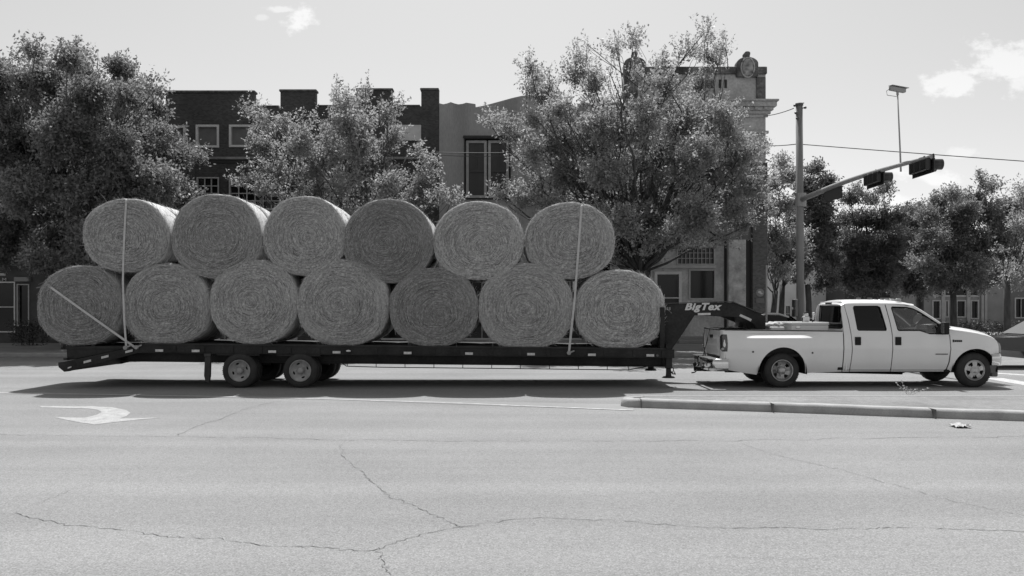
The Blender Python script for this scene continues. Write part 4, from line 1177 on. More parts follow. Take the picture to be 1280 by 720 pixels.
def mk(sgn):
    th = .03 * -sgn
    for outl, holes, nm, ex in ((BED, [], 'bed_side', lipbed), (CORN, [], 'cab_corner', None), (FEND, [], 'front_fender', lipfr)):
        mb = MB(); mb.panel(PX(outl), [PX(h) for h in holes], side(sgn, ex), step=.05, thick=th); o = mb.build(nm, M_body, truck, smooth_angle=35)
        if nm == 'bed_side':
            for cx, cy in ((940, 439.6), (1015, 441)):
                x, z = T(cx, cy); y = YC + sgn * (hw(x, z) + lipbed(x, z))
                mb = MB(); mb.cyl((x, y + sgn * .012, z), (x, y - sgn * .01, z), .022); mb.build('marker_light', M_taill, o)
            # inner wheel well
            mb = MB(); pts = arc(977.5, 465, 30.5, 32, -5, 185, 16)
            mb.grid([[(XP(a), YC + sgn * (hw(0, .9) + .1 - d), ZP(b)) for a, b in pts] for d in (0, .75)]); 
            mb.build('wheel_well', M_dark, o)
        if nm == 'front_fender':
            mb = MB(); pts = arc(1221, 463, 28.5, 28, -5, 185, 16)
            mb.grid([[(XP(a), YC + sgn * (hw(0, .9) - .02 - d), ZP(b)) for a, b in pts] for d in (0, .5)]); 
            mb.build('wheel_well', M_dark, o)
            for i in range(5):
                x, z = T(1192.6 + i * 2.4, 426.3); y = YC + sgn * (hw(x, z) + .003)
                mb = MB(); mb.box(x, x + (.034 if i else .03), y - .012, y + .012, z - (.022 if i else .028), z + (.02 if i else .028), .003); mb.build('badge', M_trim, o)
    for outl, holes, nm, win, hx in ((RDOOR, [RWIN], 'rear_door', RWIN, 1069.9), (FDOOR, [FWIN], 'front_door', FWIN, 1120.4)):
        mb = MB(); mb.panel(PX(outl), [PX(h) for h in holes], side(sgn), step=.05, thick=th); d = mb.build(nm, M_body, truck, smooth_angle=35)
        mb = MB(); mb.panel(PX(shrink(win, -.012)), [], side(sgn, None, -.012), step=.1, thick=.004 * -sgn); mb.build('window', M_gdark if nm == 'rear_door' else M_gclear, d)
        mb = MB(); mb.panel(PX(shrink(win, -.012)), [PX(shrink(win, .035))], side(sgn, None, .002), step=.1, thick=.014 * -sgn); mb.build('window_seal', M_trim, d)
        x0, z1 = T(hx, 421.3); x1, z0 = T(hx + 7.6, 431.6); y = YC + sgn * (hw(x0, z0) + .004)
        mb = MB(); mb.box(x0, x1, y - .012, y + .012, z0, z1, .01, 2); mb.box(x0 + .02, x1 - .02, y + sgn * .01 - .01, y + sgn * .01 + .01, z0 + .08, z1 - .03, .008)
        mb.build('handle', M_trim, d)
        if nm == 'front_door':
            for i in range(8):
                x, z = T(1171.3 + i * 1.95, 442.9); y = YC + sgn * (hw(x, z) + .004)
                mb = MB(); mb.box(x, x + .027, y - .008, y + .008, z - .012, z + .012); mb.build('badge', mat('grey_badge', .12, .4), d)
            # mirror: sail panel + tall black housing
            mb = MB()
            mb.panel(PX([(1177.2, 405.8), (1181, 403), (1184.4, 411.5), (1184.6, 418.4), (1172, 418.2)]), [], side(sgn, None, .006), step=.1, thick=.02 * -sgn)
            y = YC + sgn * 1.0
            mb.box(XP(1176.2), XP(1182.6), y, y + sgn * .2, ZP(418), ZP(402.5), .03, 2)
            mb.bar((XP(1179), YC + sgn * .9, ZP(414)), (XP(1179), y + sgn * .02, ZP(414)), .04, .06)
            mi = mb.build('mirror', M_trim, d)
            mb = MB(); mb.box(XP(1176.0), XP(1176.3), y + sgn * .03, y + sgn * .17, ZP(416.5), ZP(404.5)); mb.build('mirror_glass', mat('mirror_glass', .7, .03, metal=1), mi)
mk(-1); mk(1)
# dark underlayer that shows in the shut lines, and the floor pan
mb = MB()
for sgn in (-1, 1):
    mb.panel(PX([(1056.5, 417), (1186, 420), (1187.4, 463.5), (1056.5, 463.5)]), [], side(sgn, None, -.045), step=.15, thick=-.01 * sgn)
    mb.panel(PX([(1112, 382), (1118, 382), (1120, 417), (1114, 417)]), [], side(sgn, None, -.045), step=.15, thick=-.01 * sgn)
    mb.panel(PX([(1060, 382), (1065, 382), (1069, 417), (1062, 417)]), [], side(sgn, None, -.045), step=.15, thick=-.01 * sgn)
mb.box(XP(1058), XP(1190), YC - .88, YC + .88, ZP(463.5), ZP(460))
mb.box(XP(1050), XP(1056.4), YC - .9, YC + .9, ZP(463), ZP(416))
mb.build('inner_structure', M_gap, truck)
mb = MB()
mb.box(XP(915), XP(1240), YC - .45, YC - .36, ZP(468), ZP(460)); mb.box(XP(915), XP(1240), YC + .36, YC + .45, ZP(468), ZP(460))
mb.cyl((XP(1010), YC, ZP(467)), (XP(1190), YC, ZP(464)), .05); mb.cyl((XP(977), YC - .7, RW), (XP(977), YC + .7, RW), .06); mb.sphere((XP(977), YC, RW), .17)
mb.cyl((XP(1221), YC - .7, RW - .02), (XP(1221), YC + .7, RW - .02), .05)
mb.tube([(XP(1130), YC - .55, ZP(467)), (XP(1140), YC - .55, ZP(468)), (XP(1040), YC - .5, ZP(466))], .04)
mb.box(XP(1128), XP(1140), YC - .75, YC - .5, ZP(467.5), ZP(463), .03)
mb.box(XP(1184), XP(1193), YC - .9, YC - .5, ZP(467), ZP(461), .03)
mb.box(XP(1020), XP(1050), YC - .8, YC + .1, ZP(467), ZP(458), .03)
mb.build('chassis', M_trim, truck)
# roof: lofted cap between the two gutters, rounded shoulders
def roofz(px):   # photo silhouette of the crown
    pts = [(1057, 381.5), (1059, 379), (1063, 376.8), (1072, 375.6), (1095, 375.2), (1116, 375.7), (1132, 376.8), (1142, 378.6), (1147, 380.4)]
    for (a, b), (c, d) in zip(pts, pts[1:]):
        if a <= px <= c: return b + (d - b) * (px - a) / (c - a)
    return pts[-1][1] if px > 1100 else pts[0][1]
rows = []
for px in (1057, 1058, 1059.5, 1062, 1066, 1072, 1084, 1100, 1116, 1130, 1138, 1143, 1147, 1150):
    x = XP(px); zs = ZP(min(382.2, 380.7 if px < 1137 else 380.7 + (px - 1137) * .18)) ; zt_ = ZP(roofz(px)) + .03
    if px < 1062: zs = ZP(383 - (px - 1057) * .45)
    row = []
    H = hw(x, zs)
    for k in range(25):
        u = -1 + 2 * k / 24; q = math.copysign(math.sin(abs(u) * math.pi / 2), u)
        e = (1 - abs(q) ** 3.2) ** (1 / 2.0)
        bow = .05 * (1 - q * q) if px > 1140 else -.0
        row.append((x + bow, YC + H * q, zs + max(0.004, zt_ - zs) * e))
    rows.append(row)
mb = MB(); mb.grid(rows)
# A-pillars
for sgn in (-1, 1):
    pth = [(1144, 381.4), (1150, 383.6), (1158, 388.8), (1167, 395.4), (1177, 402.8), (1184, 408), (1188, 411)]
    mb.tube([(XP(a), YC + sgn * (hw(XP(a), ZP(b)) - .03), ZP(b) - .012) for a, b in pth], [.03, .036, .038, .038, .038, .038, .03], 10)
mb.build('roof', M_body, truck, smooth_angle=60)
# clearance lamps, drip rail
for dy in (-.62, -.3, 0, .3, .62):
    x = XP(1133); mb = MB(); mb.sphere((x, YC + dy, ZP(375.6) + .02), .05, 1.5, .8, .55, 12); mb.build('clearance_light', M_lamp, truck)
mb = MB(); mb.box(XP(1057.2) - .02, XP(1060), YC - .17, YC + .17, ZP(380.4), ZP(377.8), .01); mb.build('brake_light', M_taill, truck)
# windscreen
rows = []
for (px, py, bow) in ((1149, 381.6, .05), (1158, 387.6, .09), (1168, 394.6, .13), (1178, 401.6, .16), (1188, 409.5, .2)):
    rows.append([(XP(px) + bow * (1 - (k / 6 - 1) ** 2), YC + (hw(XP(px), ZP(py)) - .05) * (k / 6 - 1), ZP(py)) for k in range(13)])
mb = MB(); mb.grid(rows); mb.build('windscreen', M_gclear, truck)
# cab back wall with rear window
x = XP(1056.6)
zb0, zb1, zt0_ = ZP(417), ZP(409.5), ZP(380)
def yzpanel(outline, holes, fx, m, nm, parent, thick=.02, step=.1):
    """panel standing across the vehicle: outline in (y,z), bent to x=fx(y,z)"""
    mb = MB(); mb.panel(outline, holes, fx, step=step, thick=thick)
    for v in mb.bm.verts: v.co = Vector((v.co.y, v.co.x, v.co.z))
    return mb.build(nm, m, parent, smooth_angle=35)
def rr(y0, y1, z0, z1, r, n=5):
    o = []
    for cx, cz, a0 in ((y1 - r, z0 + r, -90), (y1 - r, z1 - r, 0), (y0 + r, z1 - r, 90), (y0 + r, z0 + r, 180)):
        for k in range(n + 1): a = rad(a0 + 90 * k / n); o.append((cx + r * math.cos(a), cz + r * math.sin(a)))
    return o
hb = hw(0, zb0); ht = hw(0, zt0_)
backx = lambda y, z: x + .0 + (.10 * max(0, abs(y - YC) - .62) / .3) * 1 + (z - zb0) * .06
co = [(YC - hb + .02, ZP(463)), (YC + hb - .02, ZP(463)), (YC + hb - .03, zb0), (YC + ht - .02, zt0_ - .02), (YC + ht - .1, zt0_ + .06), (YC - ht + .1, zt0_ + .06), (YC - ht + .02, zt0_ - .02), (YC - hb + .03, zb0)]
rw_ = rr(YC - .74, YC + .74, ZP(410.8), ZP(382.5), .07)
bw_ = yzpanel(co, [rw_], backx, M_body, 'cab_back', truck)
mb = yzpanel(rr(YC - .75, YC + .75, ZP(411.3), ZP(382), .075), [], lambda y, z: backx(y, z) + .01, M_gtint, 'rear_window', bw_, .004)
mb = yzpanel(rr(YC - .76, YC + .76, ZP(411.6), ZP(381.7), .08), [rr(YC - .725, YC + .725, ZP(410.2), ZP(383.1), .06)], lambda y, z: backx(y, z) - .006, M_trim, 'window_seal', bw_, .02)
# hood
hs_ = [(1187.5, 411.4, 407.6), (1196, 413.0, 408.3), (1205, 414.2, 409.2), (1215, 415.6, 410.6), (1225, 417.4, 412.4), (1235, 419.8, 414.8), (1242, 422.0, 417.4), (1247, 424.8, 420.4), (1250.5, 428, 424.6), (1252.4, 431.5, 429.5)]
rows = []
for px, ps, pc in hs_:
    xx = XP(px); zs = ZP(ps); H = hw(xx, min(zs, zbelt)) - .004
    row = []
    for k in range(29):
        q = math.sin((k / 14 - 1) * math.pi / 2)
        row.append((xx + .08 * (1 - q * q) * sstep(1225, 1252, px) + .12 * (1 - q * q) * (1 - sstep(1187, 1205, px)), YC + H * q, zs + (ZP(pc) - zs) * (1 - abs(q) ** 3) ** .6 + .02 * (1 - min(1, abs(abs(q) - .62) / .12)) * sstep(0, 1, 1)))
    rows.append(row)
mb = MB(); mb.grid(rows); mb.build('hood', M_body, truck, smooth_angle=50)
mb = MB(); mb.grid([[(XP(1186) + .2 * (1 - (k / 6 - 1) ** 2), YC + .86 * (k / 6 - 1), ZP(411.5)) for k in range(13)], [(XP(1191) + .2 * (1 - (k / 6 - 1) ** 2), YC + .88 * (k / 6 - 1), ZP(409.6)) for k in range(13)]])
mb.tube([(XP(1189), YC - .7, ZP(409)), (XP(1192), YC - .45, ZP(408.2)), (XP(1196), YC - .1, ZP(407.2))], .012)
mb.box(XP(1191), XP(1194.5), YC - .82, YC - .66, ZP(410), ZP(408.4), .01)
mb.build('cowl', M_trim, truck)
# nose: grille, headlights, bumper
xn = XP(1251)
mb = MB(); mb.box(xn - .05, xn + .03, YC - .5, YC + .5, ZP(441.5), ZP(427.5), .01)
for k in range(4): mb.box(xn + .03, xn + .045, YC - .48, YC + .48, ZP(440 - k * 3.4), ZP(439 - k * 3.4))
mb.build('grille', M_chrome, truck)
for sgn in (-1, 1):
    outl = PX([(1250.4, 427.6), (1253.6, 429.5), (1255.2, 434), (1255.2, 440.9), (1252.6, 440.9), (1251.8, 434)])
    mb = MB(); y0 = YC + sgn * (hw(XP(1253), ZP(434)) - .0); 
    mb.prism(outl, y0, YC + sgn * .5, .006); mb.build('headlight', M_lamp, truck)
def bumper(path, z0, z1, nm, m, thick=.05, bev=.0):
    """path in (x,y)"""
    mb = MB(); prof = [(-.0, z0), (thick * .6, z0 + .01), (thick, z0 + (z1 - z0) * .35), (thick, z0 + (z1 - z0) * .7), (thick * .7, z1 - .008), (0, z1)]
    rows = []
    for i, p in enumerate(path):
        d = (Vector(path[min(i + 1, len(path) - 1)]) - Vector(path[max(i - 1, 0)])).normalized(); nrm = Vector((d.y, -d.x))
        rows.append([(p[0] + nrm.x * a, p[1] + nrm.y * a, z) for a, z in prof])
    mb.grid(rows); mb.grid([[(a, b, z0) for (a, b, _), in [(r[0],) for r in rows]], [(a, b, z1) for (a, b, _), in [(r[-1],) for r in rows]]])
    return mb.build(nm, m, truck)
H = .97
fb = [(XP(1243), YC - H), (XP(1251), YC - H), (XP(1255), YC - H + .06), (XP(1258), YC - H + .2), (XP(1260), YC - .4), (XP(1260.6), YC), (XP(1260), YC + .4), (XP(1258), YC + H - .2), (XP(1255), YC + H - .06), (XP(1251), YC + H), (XP(1243), YC + H)]
fb = [(a - .04, b) for a, b in fb]
bumper(fb, ZP(457), ZP(442.2), 'front_bumper', M_chrome, .045)
mb = MB()
mb.grid([[(a - .015, YC + (b - YC) * .99, ZP(456.8)) for a, b in fb], [(a - .06, YC + (b - YC) * .97, ZP(466.5)) for a, b in fb]])
mb.box(XP(1243), XP(1252), YC - .9, YC - .7, ZP(471.5), ZP(464), .02); mb.box(XP(1243), XP(1252), YC + .7, YC + .9, ZP(471.5), ZP(464), .02)
mb.build('air_dam', mat('grey_plastic', .10, .6), truck)
# tailgate with a recessed panel
tgx = lambda y, z: XP(903.6) + .0 + .02 * ((z - 1.05) / .3) ** 2
yo0, yo1 = YC - .80, YC + .80
tg = yzpanel(rr(yo0, yo1, ZP(446), ZP(412.6), .04), [], lambda y, z: tgx(y, z) - .012 + .02 * (1 - min(1, sstep(0, .04, min(abs(y - YC - .62), abs(y - YC + .62), abs(z - ZP(440)), abs(z - ZP(418)))))), M_body, 'tailgate', truck, .05, .05)
mb = MB(); mb.box(XP(902.2) - .01, XP(903.2), YC - .13, YC + .13, ZP(424), ZP(419), .012); mb.build('handle', M_trim, tg)
mb = MB(); mb.box(XP(903), XP(906.5), YC - .8, YC + .8, ZP(413.4), ZP(411.4), .012); mb.build('top_cap', M_trim, tg)
# bed corner posts wrap between tailgate and side, with the tail lamps
for sgn in (-1, 1):
    mb = MB(); rows = []
    for py in (412.8, 416, 421, 427, 434, 440, 446, 452, 458, 463):
        z = ZP(py); Hh = hw(0, z); row = []
        for k in range(9):
            a = k / 8 * math.pi / 2
            row.append((XP(908) - (XP(908) - XP(903.2)) * math.sin(a) - .0, YC + sgn * (Hh - .002 - .165 * (1 - math.cos(a))), z))
        rows.append(row)
    mb.grid(rows); cp = mb.build('bed_corner', M_body, truck, smooth_angle=60)
    mb = MB(); rows = []
    for i in range(9):
        t_ = i / 8; py = 418.2 + 21.4 * t_; z = ZP(py); Hh = hw(0, z) + .008
        w0 = 1.0 if .08 < t_ < .95 else .6
        tipx = 909.5 + .9 * math.sin(t_ * math.pi * .9)
        row = []
        for k in range(9):
            a = k / 8 * math.pi / 2 * w0
            row.append((XP(tipx) - (XP(tipx) - XP(902.6)) * math.sin(a), YC + sgn * (Hh - .15 * (1 - math.cos(a))), z))
        rows.append(row)
    mb.grid(rows); tl = mb.build('tail_light', M_taill, cp)
    mb = MB(); xx, zz = T(904.5, 436.5); mb.sphere((xx, YC + sgn * .955, zz), .05, .8, .6, .6, 10); mb.build('reverse_lamp', M_lamp, tl)
# rear bumper, chrome, hitch
rbp = [(XP(911), YC + .97), (XP(897), YC + .97), (XP(892), YC + .9), (XP(890), YC + .7), (XP(889), YC + .42), (XP(889), YC + .25)]
rbn = [(XP(889), YC - .25), (XP(889), YC - .42), (XP(890), YC - .7), (XP(892), YC - .9), (XP(897), YC - .97), (XP(911), YC - .97)]
for pth in (rbp, rbn): bumper(pth, ZP(464.5), ZP(449), 'rear_bumper', M_chrome, .03)
mb = MB(); mb.prism([T(889, 449), T(903, 449), T(903, 451), T(889, 451)], YC - .92, YC + .92, .01)
mb.box(XP(890.5), XP(894), YC - .25, YC + .25, ZP(464), ZP(450.5), .01)
mb.build('bumper_step', mat('step_pad', .06, .8), truck)
mb = MB(); mb.box(XP(888.8), XP(889.6), YC - .15, YC + .15, ZP(462), ZP(453)); mb.build('licence_plate', mat('plate', .45, .5), truck)
mb = MB(); mb.box(XP(880), XP(905), YC - .06, YC + .06, ZP(468), ZP(462), .01); mb.box(XP(888), XP(898), YC - .35, YC + .35, ZP(467), ZP(463.5), .01)
mb.sphere((XP(881), YC, ZP(459)), .05); mb.cyl((XP(881), YC, ZP(462)), (XP(881), YC, ZP(458)), .02)
mb.tube([(XP(884), YC - .25, ZP(466)), (XP(880), YC - .3, ZP(466)), (XP(877), YC - .3, ZP(468.5)), (XP(873), YC - .3, ZP(469))], .015)
mb.tube([(XP(903), YC + .25, ZP(413)), (XP(899.5), YC + .2, ZP(430)), (XP(893), YC + .15, ZP(450)), (XP(884), YC + .1, ZP(464)), (XP(880), YC - .1, ZP(466))], .012)
mb.build('hitch', M_trim, truck)
# bed floor, inner walls, front wall
mb = MB(); mb.box(XP(906), XP(1054), YC - .9, YC + .9, ZP(446), ZP(443)); mb.box(XP(1050), XP(1054), YC - .9, YC + .9, ZP(443), ZP(414.6), .01)
for sgn in (-1, 1):
    mb.box(XP(908), XP(1050), YC + sgn * .80 - .03, YC + sgn * .80 + .03, ZP(443), ZP(415))
mb.build('bed_floor', mat('bed_liner', .04, .8), truck)
for sgn in (-1, 1): mb = MB(); mb.prism([T(906.5, 411.6), T(1055, 413.4), T(1055, 414.8), T(906.5, 413)], YC + sgn * .955, YC + sgn * .76, .006); mb.build('bed_rail', M_trim, truck)
# wheels: duals behind, dished fronts
M_rim = mat('polished_rim', .42, .3, metal=.7, noise_amt=.2, noise_scale=10)
RT = .392
cz = RT - .002
rwh = wheel(truck, XP(978), YC - 1.03, cz, RT, .235, .215, M_rim, 'wide', dish=.11, hubr=.085)
for dy, fl in ((.26, False), (2.06, True), (1.80, True)): far_wheel(rwh, dy, truck, fl)
fwh = wheel(truck, XP(1220.5), YC - .965, cz, RT, .222, .225, M_rim, 'five', dish=-.02, hubr=.095)
far_wheel(fwh, 1.93, truck, True)
# cabin
mb = MB()
for xs, sg in ((1082, 0), (1126, 0)):
    for yy_ in ((YC - .45), (YC + .45)):
        mb.box(XP(xs), XP(xs + 26), yy_ - .27, yy_ + .27, ZP(440), ZP(431), .05, 2)
        c = Vector((XP(xs - 1), yy_, ZP(420))); mb.obox(c, (.15, .5, .62), Matrix.Rotation(rad(-14), 3, 'Y'), .05)
        mb.box(XP(xs - 8), XP(xs - 4), yy_ - .13, yy_ + .13, ZP(402), ZP(393), .03, 2)
mb.build('seats', M_seat, truck)
mb = MB(); mb.grid([[(XP(1166), YC - .82, ZP(421)), (XP(1166), YC + .82, ZP(421))], [(XP(1167), YC - .82, ZP(412.5)), (XP(1167), YC + .82, ZP(412.5))], [(XP(1188), YC - .8, ZP(411.8)), (XP(1188), YC + .8, ZP(411.8))]], smooth=False)
mb.box(XP(1167), XP(1186), YC - .8, YC + .8, ZP(425), ZP(413)); mb.build('dashboard', M_seat, truck)
mb = MB(); c = Vector((XP(1158), YC + .42, ZP(413))); 
ring = [c + Matrix.Rotation(rad(-25), 3, 'Y') @ Vector((0, .19 * math.cos(a * pi / 10), .19 * math.sin(a * pi / 10))) for a in range(21)]
mb.tube(ring, .016, 6); mb.bar(c, c + Vector((.25, 0, -.12)), .04); mb.bar(ring[0], ring[10], .025); mb.build('steering_wheel', M_trim, truck)
mb = MB(); mb.box(XP(1161), XP(1163), YC - .12, YC + .12, ZP(389), ZP(385), .01); mb.build('interior_mirror', M_trim, truck)
# headliner
mb = MB(); mb.box(XP(1062), XP(1140), YC - .72, YC + .72, ZP(380.5), ZP(379.5)); mb.build('headliner', mat('headliner', .12, .9), truck)

# load behind the cab: tool box, cloth bundle, jug, pump
tool = thing('tool_box', (XP(1027), YC + .1, ZP(443)), 'white steel tool box across the pickup bed behind the cab', 'tool box')
mb = MB(); mb.box(XP(998), XP(1046), YC - .55, YC + .72, ZP(442.8), ZP(407), .015); mb.build('body', M_body, tool)
mb = MB(); mb.box(XP(997.5), XP(1046.5), YC - .56, YC + .73, ZP(406.8), ZP(403.2), .015, 2); mb.build('lid', M_body, tool)
mb = MB(); mb.box(XP(1004), XP(1009), YC - .565, YC - .553, ZP(411), ZP(408), .002); mb.build('latch', M_chrome, tool)
jx, jz = XP(1023.5), ZP(403.1)
pump = thing('fuel_pump', (jx, YC - .2, jz), 'white hand pump with a hose and nozzle standing on the tool box lid', 'pump')
mb = MB(); mb.box(jx - .07, jx + .07, YC - .26, YC - .12, jz + .002, jz + .13, .02, 2); mb.box(jx - .05, jx + .05, YC - .25, YC - .14, jz + .13, jz + .2, .02, 2); mb.build('body', mat('offwhite_plastic', .5, .5), pump)
mb = MB(); mb.tube([(jx - .1, YC - .3, jz - .1), (jx - .11, YC - .29, jz + .08), (jx - .06, YC - .25, jz + .2), (jx + .02, YC - .2, jz + .24), (jx + .06, YC - .2, jz + .18)], .011, 6)
mb.tube([(jx + .10, YC - .3, jz - .12), (jx + .12, YC - .3, jz + .0), (jx + .13, YC - .3, jz + .1)], .014, 6); mb.build('hose', M_trim, pump)
mb = MB(); mb.cyl((jx + .13, YC - .3, jz + .05), (jx + .145, YC - .3, jz + .18), .018, .022); mb.cyl((jx + .12, YC - .3, jz + .185), (jx + .165, YC - .3, jz + .195), .035, .03); mb.build('nozzle', mat('offwhite_plastic', .5, .5), pump)
def lumpy(name, c, sx, sy, sz, m, label, cat, seed=1, amt=.25):
    mb = MB(); mb.sphere(c, 1, sx, sy, sz, 28)
    for v in mb.bm.verts:
        d = v.co - Vector(c); n_ = noise.noise(d * 9 + Vector((seed, 0, 0))) + .5 * noise.noise(d * 23 + Vector((seed, 5, 0)))
        v.co = Vector(c) + d * (1 + n_ * amt * 2)
        v.co.z = max(v.co.z, c[2] - sz * .6)
    o = mb.build(name, m, None, loc=c); return tag(o, label, cat)
mb = MB(); mb.box(XP(974), XP(992), YC - .4, YC + .1, ZP(442.8), ZP(409), .02); tag(mb.build('crate', M_body, None, loc=(XP(983), YC - .15, ZP(442.8))), 'pale crate in the pickup bed left of the tool box', 'crate')
lumpy('tarpaulin', (XP(982.5), YC - .15, ZP(408.6) + .02), .20, .2, .085, mat('light_cloth', .42, .85), 'crumpled light cloth bundle on the crate in the pickup bed', 'tarpaulin', 4)
lumpy('paper_bundle', (XP(1166.5), YC - .42, ZP(411.6)), .13, .12, .10, mat('pale_paper', .6, .8), 'pale crumpled bundle on the dashboard seen through the front side window', 'bundle', 9, .12)

# ================================================================== DRIVER
def skin_body(name, verts, edges, radii, m, parent=None, root=0, sub=1):
    me = bpy.data.meshes.new(name); me.from_pydata([Vector(v) for v in verts], edges, [])
    o = bpy.data.objects.new(name, me); COL.objects.link(o)
    md = o.modifiers.new('s', 'SKIN'); md.use_smooth_shade = True
    for i, r in enumerate(radii): me.skin_vertices[0].data[i].radius = (r, r) if isinstance(r, (int, float)) else r
    for i in range(len(verts)): me.skin_vertices[0].data[i].use_root = i == root
    s2 = o.modifiers.new('u', 'SUBSURF'); s2.levels = sub; s2.render_levels = sub
    dg = bpy.context.evaluated_depsgraph_get(); dg.update()
    m2 = bpy.data.meshes.new_from_object(o.evaluated_get(dg)); bpy.data.objects.remove(o)
    m2.materials.clear(); m2.materials.append(m); m2.name = name
    for p in m2.polygons: p.use_smooth = True
    off = wl(parent) if parent else Vector(verts[root])
    m2.transform(Matrix.Translation(-off))
    ob = bpy.data.objects.new(name, m2); COL.objects.link(ob)
    if parent: ob.parent = parent
    else: ob.location = off
    WL[ob.name] = off
    return ob
M_skin = mat('skin', .28, .6)
M_shirt = mat('dark_shirt', .05, .9)
hxp = XP(1136); yd = YC + .42; zs = ZP(432)
def D(dx, dy, dz): return (hxp + dx, yd + dy, zs + dz)
V_ = [D(0, 0, .1), D(-.05, 0, .3), D(-.09, 0, .47), D(-.08, 0, .60), D(-.05, 0, .70), D(-.03, 0, .80),
      D(-.08, -.19, .50), D(.10, -.25, .30), D(.33, -.15, .36), D(.38, -.12, .38),
      D(-.08, .19, .50), D(.10, .25, .30), D(.33, .15, .36), D(.38, .12, .38),
      D(.38, -.12, .0), D(.40, .12, .0), D(.58, -.12, -.38), D(.60, .12, -.38), D(.12, -.09, .06), D(.12, .09, .06)]
E_ = [(0, 1), (1, 2), (2, 3), (3, 4), (4, 5), (2, 6), (6, 7), (7, 8), (8, 9), (2, 10), (10, 11), (11, 12), (12, 13), (0, 18), (18, 14), (14, 16), (0, 19), (19, 15), (15, 17)]
R_ = [.15, .15, .13, .055, .095, .085, .06, .045, .03, .025, .06, .045, .03, .025, .06, .06, .045, .045, .08, .08]
for s_ in (9, 13):            # palm then five fingers closed round the wheel rim
    b0 = Vector(V_[s_])
    for k in range(4):
        o_ = Vector((.0, (k - 1.5) * .022, 0)); i0 = len(V_)
        V_ += [tuple(b0 + o_ + Vector((.035, 0, .015))), tuple(b0 + o_ + Vector((.065 + .004 * (k in (1, 2)), 0, -.005))), tuple(b0 + o_ + Vector((.055, 0, -.035)))]
        E_ += [(s_, i0), (i0, i0 + 1), (i0 + 1, i0 + 2)]; R_ += [.010, .009, .008]
    i0 = len(V_); V_ += [tuple(b0 + Vector((.01, .035, -.01))), tuple(b0 + Vector((.045, .045, -.025)))]; E_ += [(s_, i0), (i0, i0 + 1)]; R_ += [.011, .009]
person = skin_body('person', V_, E_, R_, M_skin)
tag(person, 'driver in a dark shirt reaching both arms forward to the steering wheel', 'person')
shirt = skin_body('shirt', V_[:4] + [V_[6], V_[7], V_[10], V_[11]], [(0, 1), (1, 2), (2, 3), (2, 4), (4, 5), (2, 6), (6, 7)], [.165, .165, .145, .07, .075, .06, .075, .06], M_shirt, person)
mb = MB(); h_ = Vector(V_[5]); mb.sphere(h_ + Vector((-.02, 0, .035)), .105, 1.05, .92, .95, 16); mb.cyl(h_ + Vector((.06, 0, .06)), h_ + Vector((.16, 0, .05)), .07, .06); mb.build('cap', mat('grey_cap', .15, .9), person)
mb = MB(); mb.sphere(h_ + Vector((.088, 0, -.01)), .016, 1.2, .8, 1.3, 8); mb.sphere(h_ + Vector((.0, -.088, 0)), .02, .8, .4, 1.3, 8); mb.sphere(h_ + Vector((.0, .088, 0)), .02, .8, .4, 1.3, 8); mb.build('face', M_skin, person)
mb = MB(); mb.sphere(h_ + Vector((.082, -.032, .02)), .010, 1, 1, .7, 8); mb.sphere(h_ + Vector((.082, .032, .02)), .010, 1, 1, .7, 8); mb.box(h_.x + .078, h_.x + .086, h_.y - .025, h_.y + .025, h_.z - .052, h_.z - .046); mb.build('eyes', M_dark, person)
# ================================================================== TREES
def leaf_mat(name, v, transl=.35, var=.35, rough=.5):
    m = bpy.data.materials.new(name); m.use_nodes = True
    t = m.node_tree; t.nodes.clear(); n_ = t.nodes.new; l_ = t.links.new
    o = n_('ShaderNodeOutputMaterial'); mix = n_('ShaderNodeMixShader'); mix.inputs[0].default_value = transl
    b = n_('ShaderNodeBsdfPrincipled'); b.inputs['Roughness'].default_value = rough; b.inputs['Specular IOR Level'].default_value = .35
    tr = n_('ShaderNodeBsdfTranslucent')
    geo = n_('ShaderNodeNewGeometry')
    r = n_('ShaderNodeMapRange'); r.inputs[3].default_value = v * (1 - var); r.inputs[4].default_value = v * (1 + var)
    l_(geo.outputs['Random Per Island'], r.inputs[0])
    l_(r.outputs[0], b.inputs['Base Color'])
    m2 = n_('ShaderNodeMath'); m2.operation = 'MULTIPLY'; m2.inputs[1].default_value = 1.5; l_(r.outputs[0], m2.inputs[0]); l_(m2.outputs[0], tr.inputs[0])
    l_(b.outputs[0], mix.inputs[1]); l_(tr.outputs[0], mix.inputs[2]); l_(mix.outputs[0], o.inputs[0])
    MATS[name] = m; return m
M_bark = mat('bark', .06, .95, noise_amt=.4, noise_scale=8, bump=.7, bump_scale=14, stretch=(1, 1, .25))
M_leafA = leaf_mat('leaf_deep', .19, .45, .3)
M_leafB = leaf_mat('leaf_silver', .27, .48, .25)
M_leafC = leaf_mat('leaf_mid', .11, .38)
M_leafD = leaf_mat('leaf_far', .14, .42, .3)
M_leafH = leaf_mat('leaf_hedge', .06, .25)
